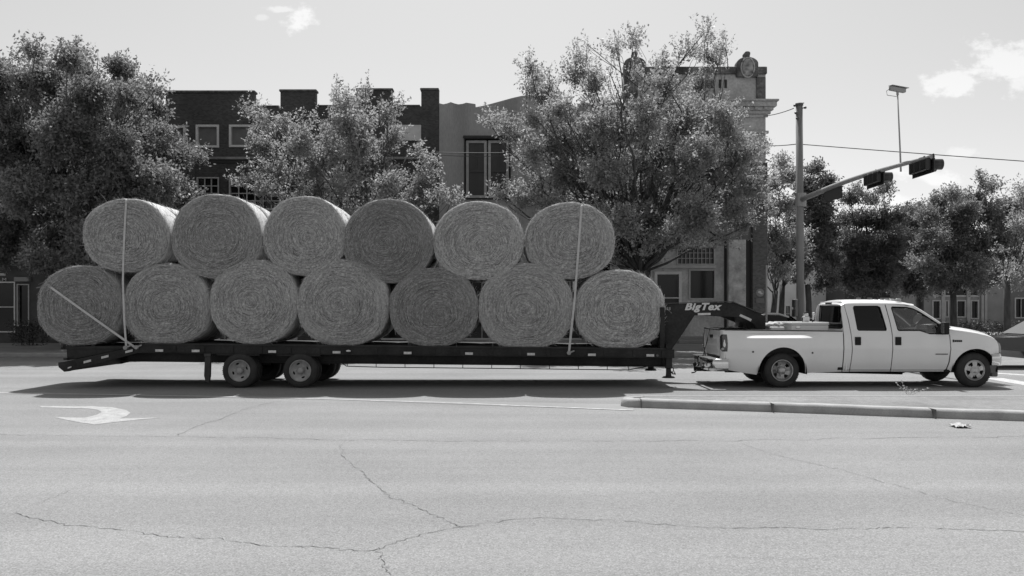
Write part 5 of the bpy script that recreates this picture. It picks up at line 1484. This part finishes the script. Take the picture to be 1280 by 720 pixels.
def leaves(centers, dirs, nper, L_, wid, nr, spread):
    """sprigs -> quads; arrays"""
    n = len(centers) * nper
    c = np.repeat(centers, nper, 0); d = np.repeat(dirs, nper, 0)
    t = nr.random((n, 1)); ln = np.repeat(nr.uniform(.7, 1.3, (len(centers), 1)), nper, 0) * spread
    pos = c + d * (t - .3) * ln * 1.6 + nr.normal(0, .15, (n, 3)) * ln * (1.05 - .6 * t)
    ax = d * .5 + nr.normal(0, .75, (n, 3)); ax[:, 2] -= .25
    ax /= np.linalg.norm(ax, axis=1, keepdims=True) + 1e-9
    up = nr.normal(0, .62, (n, 3)); up[:, 2] += .5
    sd = np.cross(ax, up); sd /= np.linalg.norm(sd, axis=1, keepdims=True) + 1e-9
    l = L_ * nr.uniform(.6, 1.3, (n, 1)); w = l * wid
    a = pos; b = pos + ax * l * .5 + sd * w * .5; e = pos + ax * l; f = pos + ax * l * .5 - sd * w * .5
    return np.stack([a, b, e, f], 1).reshape(-1, 3)
def tree(name, label, cat, base_px, Y, lobes, seed, m, leaf=.11, dens=1.0, trunk_r=.17, fork=2.6, group=None, lean=0, squash=.95, nper=15, gap=.0, shoots=(), trunks=1, spread=.45, base_z=.14, ydepth=None, clump=.46):
    nr = np.random.default_rng(seed); rnd = random.Random(seed)
    s = Y / F
    bx = (base_px - HX) * s
    root = thing(name, (bx, Y, base_z - .02), label, cat, group)
    L3 = []
    xs = [p[0] for p in lobes]; cxm = sum(xs) / len(xs)
    xmin = min((p[0] - p[2] - HX) * s for p in lobes); xmax = max((p[0] + p[2] - HX) * s for p in lobes)
    halfd = ydepth or (xmax - xmin) * .5 * squash
    mid = (xmin + xmax) / 2; halfw = (xmax - xmin) / 2
    for i, (px, py, r) in enumerate(lobes):
        R = r * s; z = EYE - (py - HY) * s; X = (px - HX) * s
        room = max(0, halfd * math.sqrt(max(.0, 1 - ((X - mid) / halfw) ** 2)) - R * .8)
        yo = rnd.uniform(-room, room) * .8
        k_ = (Y + yo) / Y; L3.append((Vector((X * k_, Y + yo, EYE + (z - EYE) * k_)), R * k_))
        # depth makes a crown: repeat big lobes at other depths
        if R > .9 and room > R * .6:
            y2 = -yo + rnd.uniform(-.4, .4) * R; k_ = (Y + y2) / Y
            L3.append((Vector((X * k_ + rnd.uniform(-.2, .2) * R, Y + y2, EYE + (z - EYE) * k_ - rnd.uniform(.1, .4) * R)), R * .84))
    # wood
    mb = MB()
    def limb(a, b, r0, r1, bend=.18, n=6, seg=7):
        a, b = Vector(a), Vector(b); L0 = (b - a).length
        off = Vector((rnd.gauss(0, 1), rnd.gauss(0, 1), rnd.uniform(-.2, .6))) * bend * L0 * .5
        pts = [a.lerp(b, i / n) + off * math.sin(math.pi * i / n) * (1 if i else 0) + Vector((rnd.gauss(0, .02), rnd.gauss(0, .02), 0)) * L0 * (0 < i < n) for i in range(n + 1)]
        mb.tube(pts, [r0 + (r1 - r0) * i / n for i in range(n + 1)], seg); return pts
    forks = []
    for k in range(trunks):
        bx2 = bx + (k - (trunks - 1) / 2) * trunk_r * 2.5
        fz = base_z + fork * rnd.uniform(.9, 1.1)
        top = Vector((bx2 + lean * fork + (k - (trunks - 1) / 2) * .5, Y + rnd.uniform(-.2, .2), fz))
        pts = [Vector((bx2, Y, base_z - .02)), Vector((bx2 + lean * fork * .25, Y, base_z + fork * .3)), Vector((bx2 + lean * fork * .6, Y, base_z + fork * .65)), top]
        mb.tube(pts, [trunk_r * 1.35, trunk_r * 1.02, trunk_r * .92, trunk_r * .9], 12)
        forks.append(top)
    for c, R in L3:
        f0 = min(forks, key=lambda q: abs(q.x - c.x) + rnd.random() * .5)
        low = c.z < f0.z + 2.3
        st = f0 + Vector((0, 0, rnd.uniform(-.25, 0))) if not low else c + Vector(((f0.x - c.x) * .3, (f0.y - c.y) * .3, R * 1.4 + .5))
        tip = c + Vector((0, 0, R * .25))
        pts = limb(st, tip, trunk_r * rnd.uniform(.18, .30) * (.45 if low else 1), .014, .2, 7)
        for q in range(5 if R > .7 else 3):
            p0 = pts[rnd.choice((3, 4, 5, 6, 7))]
            dr = Vector((rnd.gauss(0, 1), rnd.gauss(0, 1), rnd.uniform(-.2, 1.3))).normalized()
            limb(p0, c + dr * R * rnd.uniform(.65, .9), .018, .005, .2, 4, 5)
    for px, py0, py1 in shoots:
        X = (px - HX) * s; limb((X + rnd.uniform(-.2, .2), Y, EYE - (py0 - HY) * s - .5), (X, Y, EYE - (py1 - HY) * s), .02, .005, .05, 4, 5)
    mb.build('trunk', M_bark, root)
    C_, D_ = [], []
    for c, R in L3:
        R = max(.28, R - .17)
        n = int(185 * dens * (R / .9) ** 2.2) + 12
        # bunches: leaves gather in tufts on the lobe, with dark hollows between
        K = max(3, int(4.2 * (R / .55) ** 2))
        tv = nr.normal(0, 1, (K, 3)); tv[:, 2] += .25; tv /= np.linalg.norm(tv, axis=1, keepdims=True)
        tc_ = tv * (nr.random((K, 1)) ** (1 / 3.2)) * max(.08, R * .97 - clump * .8) * np.array([1, 1, .92])
        w_ = nr.uniform(.4, 1.6, K); w_ /= w_.sum()
        ki = nr.choice(K, n, p=w_)
        q_ = nr.normal(0, 1, (n, 3)); q_ /= np.linalg.norm(q_, axis=1, keepdims=True)
        loc = tc_[ki] + q_ * (nr.random((n, 1)) ** .45) * clump * nr.uniform(.7, 1.1, (K, 1))[ki] * np.array([1, 1, .75])
        pos = np.array(c) + loc
        v = loc / (np.linalg.norm(loc, axis=1, keepdims=True) + 1e-6)
        if gap:
            keep = np.array([noise.noise(Vector(p) * 1.15 + Vector((seed, 0, 0))) > -gap for p in pos]); pos = pos[keep]; v = v[keep]
        d = v * .7 + nr.normal(0, .35, v.shape); d[:, 2] += .55
        d /= np.linalg.norm(d, axis=1, keepdims=True)
        C_.append(pos); D_.append(d)
    for px, py0, py1 in shoots:
        n = max(3, int(abs(py0 - py1) * s / .28)); X = (px - HX) * s
        for i in range(n):
            z = EYE - (py0 + (py1 - py0) * (i + .5) / n - HY) * s
            C_.append(np.array([[X + rnd.gauss(0, .06), Y + rnd.gauss(0, .06), z - .1]])); D_.append(np.array([[rnd.gauss(0, .25), rnd.gauss(0, .25), 1.0]]))
    C_ = np.concatenate(C_); D_ = np.concatenate(D_)
    np_mesh('crown', leaves(C_, D_, nper, leaf, .5, nr, spread), None, 4, m, root)
    return root

tree('broadleaf_tree', 'big dark bushy tree filling the upper left, left of the brick building', 'tree', 88, 34.3,
     [(8, 110, 42), (35, 82, 26), (45, 68, 17), (85, 80, 27), (98, 64, 13), (60, 120, 45), (105, 120, 42), (150, 92, 25), (160, 118, 28), (199, 112, 13), (192, 140, 22), (170, 165, 36), (205, 178, 30), (226, 196, 20), (246, 196, 9), (130, 165, 45), (80, 175, 50),
      (30, 170, 48), (-20, 120, 45), (-20, 190, 50), (40, 230, 52), (100, 230, 52), (155, 225, 46), (205, 232, 38), (235, 240, 18), (180, 275, 42), (120, 285, 48), (60, 290, 46), (10, 285, 46), (-40, 260, 50), (225, 270, 26), (100, 318, 34), (50, 325, 30), (-5, 315, 30), (150, 315, 30)],
     3, M_leafA, leaf=.14, dens=1.6, trunk_r=.26, fork=2.8, gap=.30, shoots=((14, 120, 62), (122, 90, 62)))
tree('broadleaf_tree', 'mid-sized silvery tree with two spiky tips in front of the brick building', 'tree', 436, 34.0,
     [(432, 130, 22), (452, 128, 20), (440, 155, 32), (405, 155, 22), (382, 148, 10), (480, 145, 20), (492, 125, 9), (350, 160, 20), (314, 138, 9), (328, 150, 12), (330, 180, 24), (372, 178, 28), (410, 190, 34), (455, 185, 34), (490, 178, 26), (512, 190, 22), (530, 205, 16),
      (318, 205, 17), (350, 212, 28), (395, 225, 34), (440, 230, 36), (485, 222, 34), (520, 228, 26), (540, 215, 12), (305, 225, 12), (330, 235, 20), (360, 245, 26), (420, 262, 32), (470, 262, 34), (515, 258, 28), (548, 248, 20), (567, 246, 12), (500, 285, 26), (440, 285, 28), (390, 275, 24)],
     8, M_leafB, leaf=.125, dens=1.2, trunk_r=.17, fork=2.5, gap=.12, spread=.40, shoots=((421.5, 130, 93), (425, 125, 100), (460.5, 130, 94), (456, 130, 104), (418, 150, 112), (478, 150, 118)))
tree('broadleaf_tree', 'largest silvery tree, right of centre, with long airy shoots above the roofs', 'tree', 800, 33.6,
     [(664, 84, 11), (670, 100, 17), (683, 120, 22), (665, 112, 10), (700, 140, 26), (724, 74, 14), (722, 95, 20), (737, 60, 8), (740, 110, 28), (770, 62, 14), (762, 95, 18), (792, 52, 12), (800, 98, 14), (785, 122, 28), (828, 80, 14), (830, 110, 28), (862, 62, 16), (880, 45, 14), (888, 75, 24), (903, 62, 9), (872, 108, 22),
      (850, 145, 40), (800, 155, 44), (745, 155, 40), (700, 175, 34), (668, 150, 22), (632, 158, 14), (612, 154, 6), (650, 172, 20), (668, 195, 28), (640, 205, 12), (900, 160, 36), (930, 165, 24), (905, 140, 20), (925, 148, 16), (945, 180, 16), (948, 215, 15), (952, 245, 15), (760, 200, 46), (815, 205, 50), (870, 205, 48), (920, 200, 38), (945, 190, 16), (715, 215, 36), (675, 225, 28), (640, 240, 19), (655, 250, 22), (625, 242, 8),
      (700, 258, 30), (745, 260, 40), (800, 262, 46), (855, 262, 44), (905, 255, 40), (940, 235, 26), (930, 280, 26), (890, 292, 26), (845, 290, 28), (800, 300, 34), (760, 300, 32), (725, 295, 28), (770, 280, 40), (820, 285, 38), (745, 315, 22), (800, 312, 24), (700, 285, 20), (955, 268, 14), (785, 325, 20), (755, 322, 18), (815, 318, 18), (838, 306, 20), (868, 300, 17), (900, 302, 14), (730, 318, 16)],
     21, M_leafB, leaf=.125, dens=1.45, trunk_r=.28, fork=3.0, gap=.14, spread=.42, shoots=((657, 110, 72), (722, 90, 46), (735, 90, 48), (773, 80, 38), (795, 70, 40), (828, 90, 62), (878, 60, 27), (884, 60, 26), (905, 70, 42), (660, 120, 80), (690, 110, 78)))
tree('broadleaf_tree', 'pale small tree just left of the mast pole', 'tree', 963, 44, [(975, 208, 17), (965, 232, 18), (985, 222, 18), (955, 262, 18), (978, 262, 24), (1000, 292, 18), (965, 300, 26), (990, 310, 24), (952, 320, 16), (975, 335, 22)], 31, M_leafB, leaf=.13, dens=1.5, trunk_r=.16, fork=2.6, lean=.12, gap=.1)
tree('broadleaf_tree', 'darker tree directly behind the mast pole', 'tree', 975, 50, [(1015, 212, 16), (1030, 228, 16), (1040, 240, 11), (1010, 240, 22), (1025, 262, 24), (1000, 270, 24), (1030, 295, 24), (1010, 310, 26), (1035, 325, 20), (985, 330, 26)], 33, M_leafD, leaf=.16, dens=1.7, trunk_r=.17, fork=3.2, lean=.06, gap=.1)
tree('broadleaf_tree', 'slim tree whose dark trunk stands just right of the mast pole', 'tree', 1011, 47, [(1012, 330, 20), (1025, 345, 18), (1000, 345, 16), (1035, 352, 16), (1020, 358, 12)], 34, M_leafD, leaf=.15, dens=1.6, trunk_r=.17, fork=3.0, gap=.1)
tree('broadleaf_tree', 'airy tree with sky gaps under the left signal head', 'tree', 1080, 52, [(1062, 248, 16), (1075, 238, 12), (1090, 250, 16), (1105, 236, 12), (1112, 250, 15), (1060, 275, 18), (1082, 278, 20), (1105, 278, 22), (1060, 305, 26), (1085, 310, 28), (1110, 310, 28), (1075, 340, 28), (1105, 342, 26), (1055, 345, 22), (1070, 358, 18), (1100, 358, 18), (1128, 300, 20), (1132, 330, 20), (1122, 272, 15), (1040, 300, 20), (1040, 325, 20)], 35, M_leafD, leaf=.14, dens=1.9, trunk_r=.2, fork=3.6, gap=.1, shoots=((1104, 245, 222), (1077, 245, 226)))
tree('broadleaf_tree', 'dense dark tree behind the pickup cab roof', 'tree', 1150, 54, [(1135, 268, 14), (1150, 262, 12), (1140, 290, 24), (1160, 290, 20), (1135, 318, 26), (1160, 320, 26), (1125, 348, 22), (1155, 352, 22), (1135, 362, 14)], 36, M_leafD, leaf=.15, dens=2.1, trunk_r=.24, fork=3.4, gap=.1)
tree('broadleaf_tree', 'tall dark rounded tree above the pickup hood', 'tree', 1192, 46, [(1178, 252, 14), (1192, 246, 13), (1205, 248, 12), (1172, 270, 20), (1240, 235, 17), (1232, 228, 10), (1250, 240, 14), (1200, 272, 26), (1225, 262, 24), (1245, 268, 22), (1170, 300, 26), (1200, 305, 30), (1232, 300, 28), (1180, 335, 28), (1212, 342, 28), (1240, 338, 22), (1158, 330, 18), (1258, 290, 16), (1175, 355, 14), (1225, 356, 14), (1152, 300, 20), (1150, 330, 20), (1158, 272, 15), (1262, 262, 18), (1262, 318, 22), (1264, 342, 20), (1160, 352, 16)], 37, M_leafA, leaf=.14, dens=2.2, trunk_r=.17, fork=2.9, gap=.12, trunks=1)
tree('broadleaf_tree', 'paler tree at the right edge leaning into the frame', 'tree', 1259, 40, [(1275, 238, 14), (1268, 262, 16), (1290, 250, 22), (1310, 270, 30), (1275, 285, 20), (1295, 305, 28), (1262, 308, 16), (1275, 330, 22), (1300, 340, 26), (1258, 340, 12), (1268, 355, 15), (1320, 320, 30)], 38, M_leafB, leaf=.115, dens=1.4, trunk_r=.16, fork=2.7, gap=.12)
tree('broadleaf_tree', 'far dark tree filling the gap between the cab tree and the dark rounded tree', 'tree', 1140, 72, [(1120, 300, 18), (1145, 300, 18), (1100, 325, 22), (1130, 330, 24), (1165, 320, 20), (1190, 330, 22), (1090, 345, 18), (1240, 320, 24), (1270, 310, 24), (1220, 345, 22), (1255, 345, 22), (1150, 350, 20), (1060, 320, 24), (1075, 345, 20), (1110, 300, 22), (1155, 290, 20), (1205, 310, 24), (1285, 340, 24), (1045, 345, 20), (1110, 360, 18), (1200, 358, 18), (1120, 284, 20), (1142, 276, 17), (1165, 300, 24), (1105, 330, 24), (1165, 345, 22), (1260, 335, 24), (1235, 355, 18)], 39, M_leafD, leaf=.2, dens=1.8, trunk_r=.25, fork=2.6)
# shrubs and hedges
def shrub(px, py_top, w_px, Y, seed, label, m=None, name='shrub', h_mul=1.0, group=None):
    nr = np.random.default_rng(seed); s = Y / F; X = (px - HX) * s; zt_ = EYE - (py_top - HY) * s
    root = thing(name, (X, Y, .1), label, 'shrub' if name == 'shrub' else name, group)
    n = int(160 * max(1, w_px * s / 1.5)); hwid = w_px * s / 2
    pos = np.stack([X + nr.uniform(-hwid, hwid, n), Y + nr.uniform(-.5, .5, n), .14 + nr.random(n) ** .8 * (zt_ - .2)], 1)
    d = nr.normal(0, .5, (n, 3)); d[:, 2] += .8; d /= np.linalg.norm(d, axis=1, keepdims=True)
    np_mesh('leaves', leaves(pos, d, 12, .09, .5, nr, .25), None, 4, m or M_leafH, root)
    mb = MB(); rnd = random.Random(seed)
    for k in range(max(4, int(w_px * s * 3))):
        x = X + rnd.uniform(-hwid, hwid) * .9; mb.tube([(x, Y + rnd.uniform(-.2, .2), .1), (x + rnd.uniform(-.1, .1), Y, zt_ * .6), (x + rnd.uniform(-.2, .2), Y + rnd.uniform(-.2, .2), zt_ * .9)], [.02, .014, .006], 5)
    mb.build('stems', M_bark, root)
    return root
shrub(38, 404, 44, 37.5, 51, 'dark low shrub by the shop front at the far left')
shrub(1262, 404, 150, 47, 52, 'long dark hedge behind the dark car at the right edge', name='hedge')

# ================================================================== SIGNAL MAST AND WIRES
M_galv = mat('galvanised_steel', .30, .5, noise_amt=.12, noise_scale=6)
M_cpole = mat('concrete_pole', .20, .85, noise_amt=.2, noise_scale=4, stretch=(1, 1, .3))
M_sigb = mat('signal_black', .012, .28)
YPm = 32.0
def PM(px, py, Y=YPm): return P(px, py, Y)
bp = PM(1001, 0); xm = bp.x
mast = thing('traffic_signal_mast', (xm, YPm, .14), 'tall grey pole with a long signal arm reaching toward the viewer', 'signal mast')
ztop = PM(0, 132).z
mb = MB(); mb.tube([(xm, YPm, .12), (xm - .03, YPm, 4), (xm - .06, YPm, ztop)], [.15, .14, .125], 16)
mb.tube([(xm, YPm, .12), (xm, YPm, .3)], [.24, .22], 16); mb.build('pole', M_cpole, mast)
mb = MB(); mb.tube([(xm - .06, YPm, ztop), (xm - .06, YPm, ztop + .08)], .15, 12); mb.tube([(xm - .2, YPm, ztop + .04), (xm + .12, YPm, ztop + .1)], .02, 6)
for a, b in ((-.26, -.02), (-.22, -.3), (-.17, -.5), (.13, -.1)):
    mb.sphere((xm + a, YPm - .1, ztop + b), .06, 1, 1, .8, 8); mb.tube([(xm + a, YPm - .1, ztop + b), (xm - .06, YPm, ztop + b - .02)], .02, 6)
mb.build('insulators', mat('insulator', .08, .4), mast)
tip = Vector((11.22, 22.6, EYE + 190.5 / F * 22.6 - .02)); base = Vector((xm, YPm, PM(0, 250).z))
def AR(t): return base.lerp(tip, t) + Vector((0, 0, .12 * math.sin(t * math.pi)))
mb = MB(); mb.tube([AR(i / 10) for i in range(11)], [.10 - .045 * i / 10 for i in range(11)], 12)
mb.cyl(base - Vector((0, 0, .25)), base + Vector((0, 0, .25)), .2, n=14); mb.build('mast_arm', M_galv, mast)
def arm_at(px):
    best = min((abs(HX + AR(t / 200).x / AR(t / 200).y * F - px), t / 200) for t in range(201)); return AR(best[1])
def signal(pc, label):
    """horizontal three-lamp head on the arm, lamps facing +X, plate in the Y,Z plane"""
    p = pc
    root = thing('traffic_light', (p.x, p.y, p.z), label, 'traffic light', 'horizontal signal heads on the mast arm')
    Ls, Hs = 1.04, .32; x0 = p.x + .02; z = p.z - .20
    mb = MB(); mb.box(x0, x0 + .01, p.y - Ls / 2 - .09, p.y + Ls / 2 + .09, z - Hs / 2 - .09, z + Hs / 2 + .09, .004); bpz = mb.build('backplate', M_sigb, root)
    mb = MB()
    for k in range(3):
        yc = p.y + (k - 1) * .34; mb.box(x0 - .16, x0 - .004, yc - .16, yc + .16, z - Hs / 2, z + Hs / 2, .03, 2)
    mb.box(x0 + .011, x0 + .09, p.y - Ls / 2, p.y + Ls / 2, z - Hs / 2, z + Hs / 2, .02)
    mb.build('housing', M_sigb, root)
    for k in range(3):
        yc = p.y + (k - 1) * .34
        mb = MB(); prof = [(.145, .0), (.145, .25), (.135, .25), (.135, .0)]
        mb.lathe(prof, (x0 + .092, yc, z), 'X', 20); v_ = mb.build('visor', M_sigb, root)
        mb = MB(); mb.sphere((x0 + .092, yc, z), .14, .25, 1, 1, 14); mb.build('lens', mat('signal_lens', .05, .2), v_)
    mb = MB()
    for k in (-.2, .2): mb.box(x0 - .07, x0 - .04, p.y + k - .03, p.y + k + .03, z + Hs / 2, p.z + .05)
    mb.build('bracket', M_galv, root)
    return root
signal(arm_at(1153) , 'nearer horizontal traffic light at the tip of the mast arm')
signal(arm_at(1093), 'farther horizontal traffic light, midway along the mast arm')
pa, pb = arm_at(1030), arm_at(1052)
mb = MB(); 
za = P(0, 249, pa.y).z
mb.grid([[(pa.x + .03, pa.y, pa.z - .08), (pb.x + .03, pb.y, pb.z - .08)], [(pa.x + .03, pa.y, pa.z - .42), (pb.x + .03, pb.y, pb.z - .5)]], smooth=False)
mb.grid([[(pa.x + .01, pa.y, pa.z - .08), (pb.x + .01, pb.y, pb.z - .08)], [(pa.x + .01, pa.y, pa.z - .42), (pb.x + .01, pb.y, pb.z - .5)]], smooth=False)
sg = mb.build('street_sign', mat('sign_back', .06, .5), None, loc=pa); tag(sg, 'dark street name blade hung under the base of the mast arm', 'sign')
pc = arm_at(1126)
camo = thing('traffic_camera', pc, 'pale detection camera on a thin stalk above the mast arm', 'camera')
ct = P(1122, 119, pc.y + .0)
mb = MB(); mb.tube([pc + Vector((0, 0, -.2)), (pc.x - .02, pc.y, pc.z + .4), ct], [.028, .024, .02], 8); mb.build('stalk', M_galv, camo)
ca = P(1112.5, 110.2, pc.y - .1); cb2 = P(1131, 113.6, pc.y + .1)
mb = MB(); d = (cb2 - ca); q = d.to_track_quat('X', 'Z').to_matrix(); mb.obox((ca + cb2) / 2, (d.length, .13, .12), q, .02)
mb.obox((ca + cb2) / 2 + Vector((.04, 0, .075)), (d.length * 1.12, .16, .012), q, 0)
mb.bar(ct, (ca + cb2) / 2, .05, .05); bd = mb.build('camera_body', mat('camera_shell', .30, .5), camo)
mb = MB(); mb.tube([ca + Vector((.02, 0, 0)), ca + Vector((-.1, 0, -.08)), ca + Vector((-.08, 0, -.2)), ct + Vector((-.03, 0, -.04))], .008, 5); mb.build('cable', M_trim, camo)

def wire(a, b, sag, r, label):
    mb = MB(); a, b = Vector(a), Vector(b); n = 24
    mb.tube([a.lerp(b, i / n) - Vector((0, 0, sag * 4 * (i / n) * (1 - i / n))) for i in range(n + 1)], r, 5)
    o = mb.build('overhead_wire', mat('wire', .06, .7), None, loc=a); tag(o, label, 'wire'); return o
wire(P(955, 145, 39.9), P(992, 135.5, YPm), .05, .018, 'short wire from the stone building cornice to the pole top')
wire(P(955, 182, 39.9), P(997, 180, YPm), .03, .018, 'wire from the stone building to the pole at mid height')
wa_ = P(1003, 180.5, YPm); wire(wa_, wa_ + (P(1330, 202, 30) - wa_) * 3, .1, .017, 'long wire running from the pole past the signals to the right edge')
wire(P(528, 190, 38.5), P(700, 189, 38.5), .06, .02, 'upper of two thin wires crossing the grey building')
wire(P(528, 192.5, 38.7), P(700, 191, 38.7), .14, .012, 'lower of two thin wires crossing the grey building')

# thin sign post and pedestrian signal
x = P(967.5, 0, 30.6).x; zt_ = P(0, 330, 30.6).z
mb = MB(); mb.cyl((x, 30.6 + .9, .0), (x, 30.6 + .9, zt_), .035, n=10); o = mb.build('sign_post', M_galv, None, loc=(x, 31.5, .14)); tag(o, 'thin bare grey post between the stone building and the mast pole', 'post')
pr = thing('pedestrian_signal', PM(997, 385), 'small dark crossing signal box on the left side of the mast pole', 'pedestrian signal')
a_ = PM(992.5, 374); b_ = PM(996.5, 396)
mb = MB(); mb.box(a_.x, b_.x, YPm - .12, YPm + .12, b_.z, a_.z, .02); mb.build('housing', mat('box_grey', .18, .6), pr)
mb = MB(); mb.box(a_.x - .05, a_.x + .0, YPm - .14, YPm + .1, a_.z - .3, a_.z - .02, .01); mb.box(a_.x - .05, a_.x, YPm - .14, YPm + .1, b_.z, b_.z + .28, .01); mb.bar((b_.x, YPm, a_.z - .1), (xm - .1, YPm, a_.z - .1), .04); mb.bar((b_.x, YPm, b_.z + .1), (xm - .1, YPm, b_.z + .1), .04)
mb.build('visors', M_sigb, pr)

# ================================================================== CARS
M_dcar = mat('dark_car_paint', .02, .22, coat=.6)
def car(x0, Y, z0, label, lights=True, hood=False, L_=4.6, W=1.8, face=-1, group=None, paint=None, glassm=None):
    """side profile extruded and rounded; x0 = left end; face -1 looks towards -X"""
    paint = paint or M_dcar
    pr = [(0, .35), (.02, .62), (.15, .74), (.9, .90), (1.25, .95), (1.95, 1.40), (2.3, 1.46), (3.0, 1.44), (3.55, 1.30), (4.05, 1.02), (4.45, .98), (4.58, .8), (4.6, .4), (4.3, .25), (.3, .25)]
    k = L_ / 4.6
    def fx(u): return x0 + (u + ((.72 if u > 1.1 else -.3 if .4 < u < 1.3 else 0) if hood else 0)) * k
    root = thing('parked_car' if z0 > .01 else 'car', (x0 + L_ / 2, Y + W / 2, z0), label, 'car', group)
    mb = MB()
    lower = [(0, .38), (.02, .62), (.15, .74), (.9, .89), (1.3, .96), (4.1, .99), (4.45, .96), (4.58, .8), (4.6, .42), (4.3, .22)]
    for cx in (3.7, .88):
        lower += [(cx + .36 * math.cos(a * pi / 10), .28 + .36 * math.sin(a * pi / 10)) for a in range(0, 11)]
    lower += [(.3, .22)]
    mb.prism([(fx(u), z0 + z) for u, z in lower], Y, Y + W, .0)
    b = mb.build('body', paint, root, smooth_angle=40)
    cab = [(1.22, .965), (1.98, 1.42), (2.35, 1.48), (3.0, 1.46), (3.5, 1.34), (4.1, .995)]
    mb = MB(); n = len(cab); rows = []
    for t_ in (0, .06, .12, .88, .94, 1):
        ins = .16 * (1 if t_ in (0, 1) else 1)
        rows.append([(fx(u), Y + .02 + (W - .04) * t_ + (z - .96) * .36 * (1 - 2 * t_), z0 + z - (.0 if .1 < t_ < .9 else (.03 if t_ in (.06, .94) else .09) * (z > 1.2))) for u, z in cab])
    mb.grid(rows)
    rf = mb.build('roof', paint, root, smooth_angle=30)
    for sgn, yy0 in ((-1, Y), (1, Y + W)):
        mb = MB(); pts = []
        for u, z in ((1.5, 1.0), (2.05, 1.36), (2.95, 1.38), (3.4, 1.28), (3.8, 1.01)):
            pts.append((fx(u), yy0 - sgn * (.02 + (z - .96) * .36) + sgn * .004, z0 + z))
        mb.poly([(fx(1.24), yy0 - sgn * .024, z0 + .97), (fx(2.0), yy0 - sgn * .165, z0 + 1.36), (fx(3.45), yy0 - sgn * .14, z0 + 1.28), (fx(4.05), yy0 - sgn * .03, z0 + 1.0)])
        mb.build('side_panel', paint, root)
        mb = MB(); mb.poly(pts); mb.build('side_window', M_gdark, root)
    mb = MB(); rows = []
    for u, z in ((1.27, 1.0), (1.94, 1.405)):
        rows.append([(fx(u) + face * .012, Y + .1 + (z - .96) * .33 + (W - .2 - (z - .96) * .66) * t_ / 4, z0 + z + .012) for t_ in range(5)])
    mb.grid(rows); mb.build('windscreen', glassm or M_gdark, root)
    mb = MB(); rows = []
    for u, z in ((3.52, 1.345), (4.02, 1.05)):
        rows.append([(fx(u) - face * .012, Y + .12 + (z - .96) * .33 + (W - .24 - (z - .96) * .66) * t_ / 4, z0 + z + .012) for t_ in range(5)])
    mb.grid(rows); mb.build('rear_screen', M_gdark, root)
    for cx in (.88, 3.7):
        w_ = wheel(root, fx(cx), Y - .005, z0 + .31, .315, .2, .2, M_rim, 'wide', dish=.03, hubr=.04)
        far_wheel(w_, W + .01, root, True)
    for yy_ in (Y + .12, Y + W - .42) if lights else ():
        mb = MB(); mb.box(fx(.05) - .02, fx(.05) + .05, yy_, yy_ + .3, z0 + .6, z0 + .7, .02); mb.build('headlight', M_lamp, root)
    return root
M_screen = mat('sunlit_windscreen', .05, .08, spec=.8, coat=.6)
car(13.38, 24.9, 0.0, 'black car half out of the frame at the right edge, beyond the pickup nose', face=-1, glassm=M_screen, hood=True)
car(8.6, 28.6, 0.0, 'dark parked car whose arched roof shows over the pickup bed', lights=False, L_=4.3, face=-1)
car(7.85, 29.2 + 2.9, .14, 'second dark car, only its roof edge showing left of the arched one', lights=False, L_=3.6, W=1.6, face=-1)

# ================================================================== SMALL THINGS
# weed on the median
rnd = random.Random(5)
wb = G(1137, 493.5, .15)
weed = thing('weed', wb, 'spindly pale weed growing from the median behind the kerb', 'weed')
def thin(mb, pts, r): mb.tube(pts, [r, r * .8, r * .4][:len(pts)], 5)
mb = MB(); LV = []
for dx, h, lean_ in ((-.1, .26, -.07), (-.06, .22, -.14), (0, .12, .0), (.12, .13, .24), (.04, .12, .1), (-.02, .15, -.03)):
    b0 = wb + Vector((dx * .4, rnd.uniform(-.04, .04), 0)); tp_ = b0 + Vector((lean_ * 1.5, rnd.uniform(-.05, .05), h)); md_ = b0.lerp(tp_, .5) + Vector((0, 0, .02)); thin(mb, [b0, md_, tp_], .004)
    for k in range(7):
        p_ = b0.lerp(tp_, rnd.uniform(.3, 1)); d_ = Vector((rnd.gauss(0, 1), rnd.gauss(0, 1), rnd.uniform(0, 1))).normalized() * rnd.uniform(.025, .05); s_ = d_.cross(Vector((0, -1, .3))).normalized() * .014; LV.append([p_, p_ + d_ * .5 + s_, p_ + d_, p_ + d_ * .5 - s_])
mb.build('stems', mat('dry_stem', .5, .8), weed)
mb = MB(); [mb.poly(l) for l in LV]; mb.build('leaves', mat('weed_leaf', .42, .8), weed)
tb_ = G(1200, 534, .0)
mb = MB(); R_ = []
for j in range(9):
    R_.append([Vector((tb_.x - .11 + .22 * i / 12, tb_.y - .13 + .26 * j / 8, max(.008, .03 + .05 * noise.noise(Vector((i * .55, j * .6, 2))) + .02 * noise.noise(Vector((i * 1.9, j * 1.7, 8)))))) + Vector((noise.noise(Vector((j * .8, i, 1))) * .04, noise.noise(Vector((i * .8, j, 4))) * .04, 0)) for i in range(13)])
mb.grid(R_); tag(mb.build('litter', mat('litter_paper', .36, .7), None, loc=tb_), 'white crumpled scrap of litter on the road by the right kerb', 'litter')
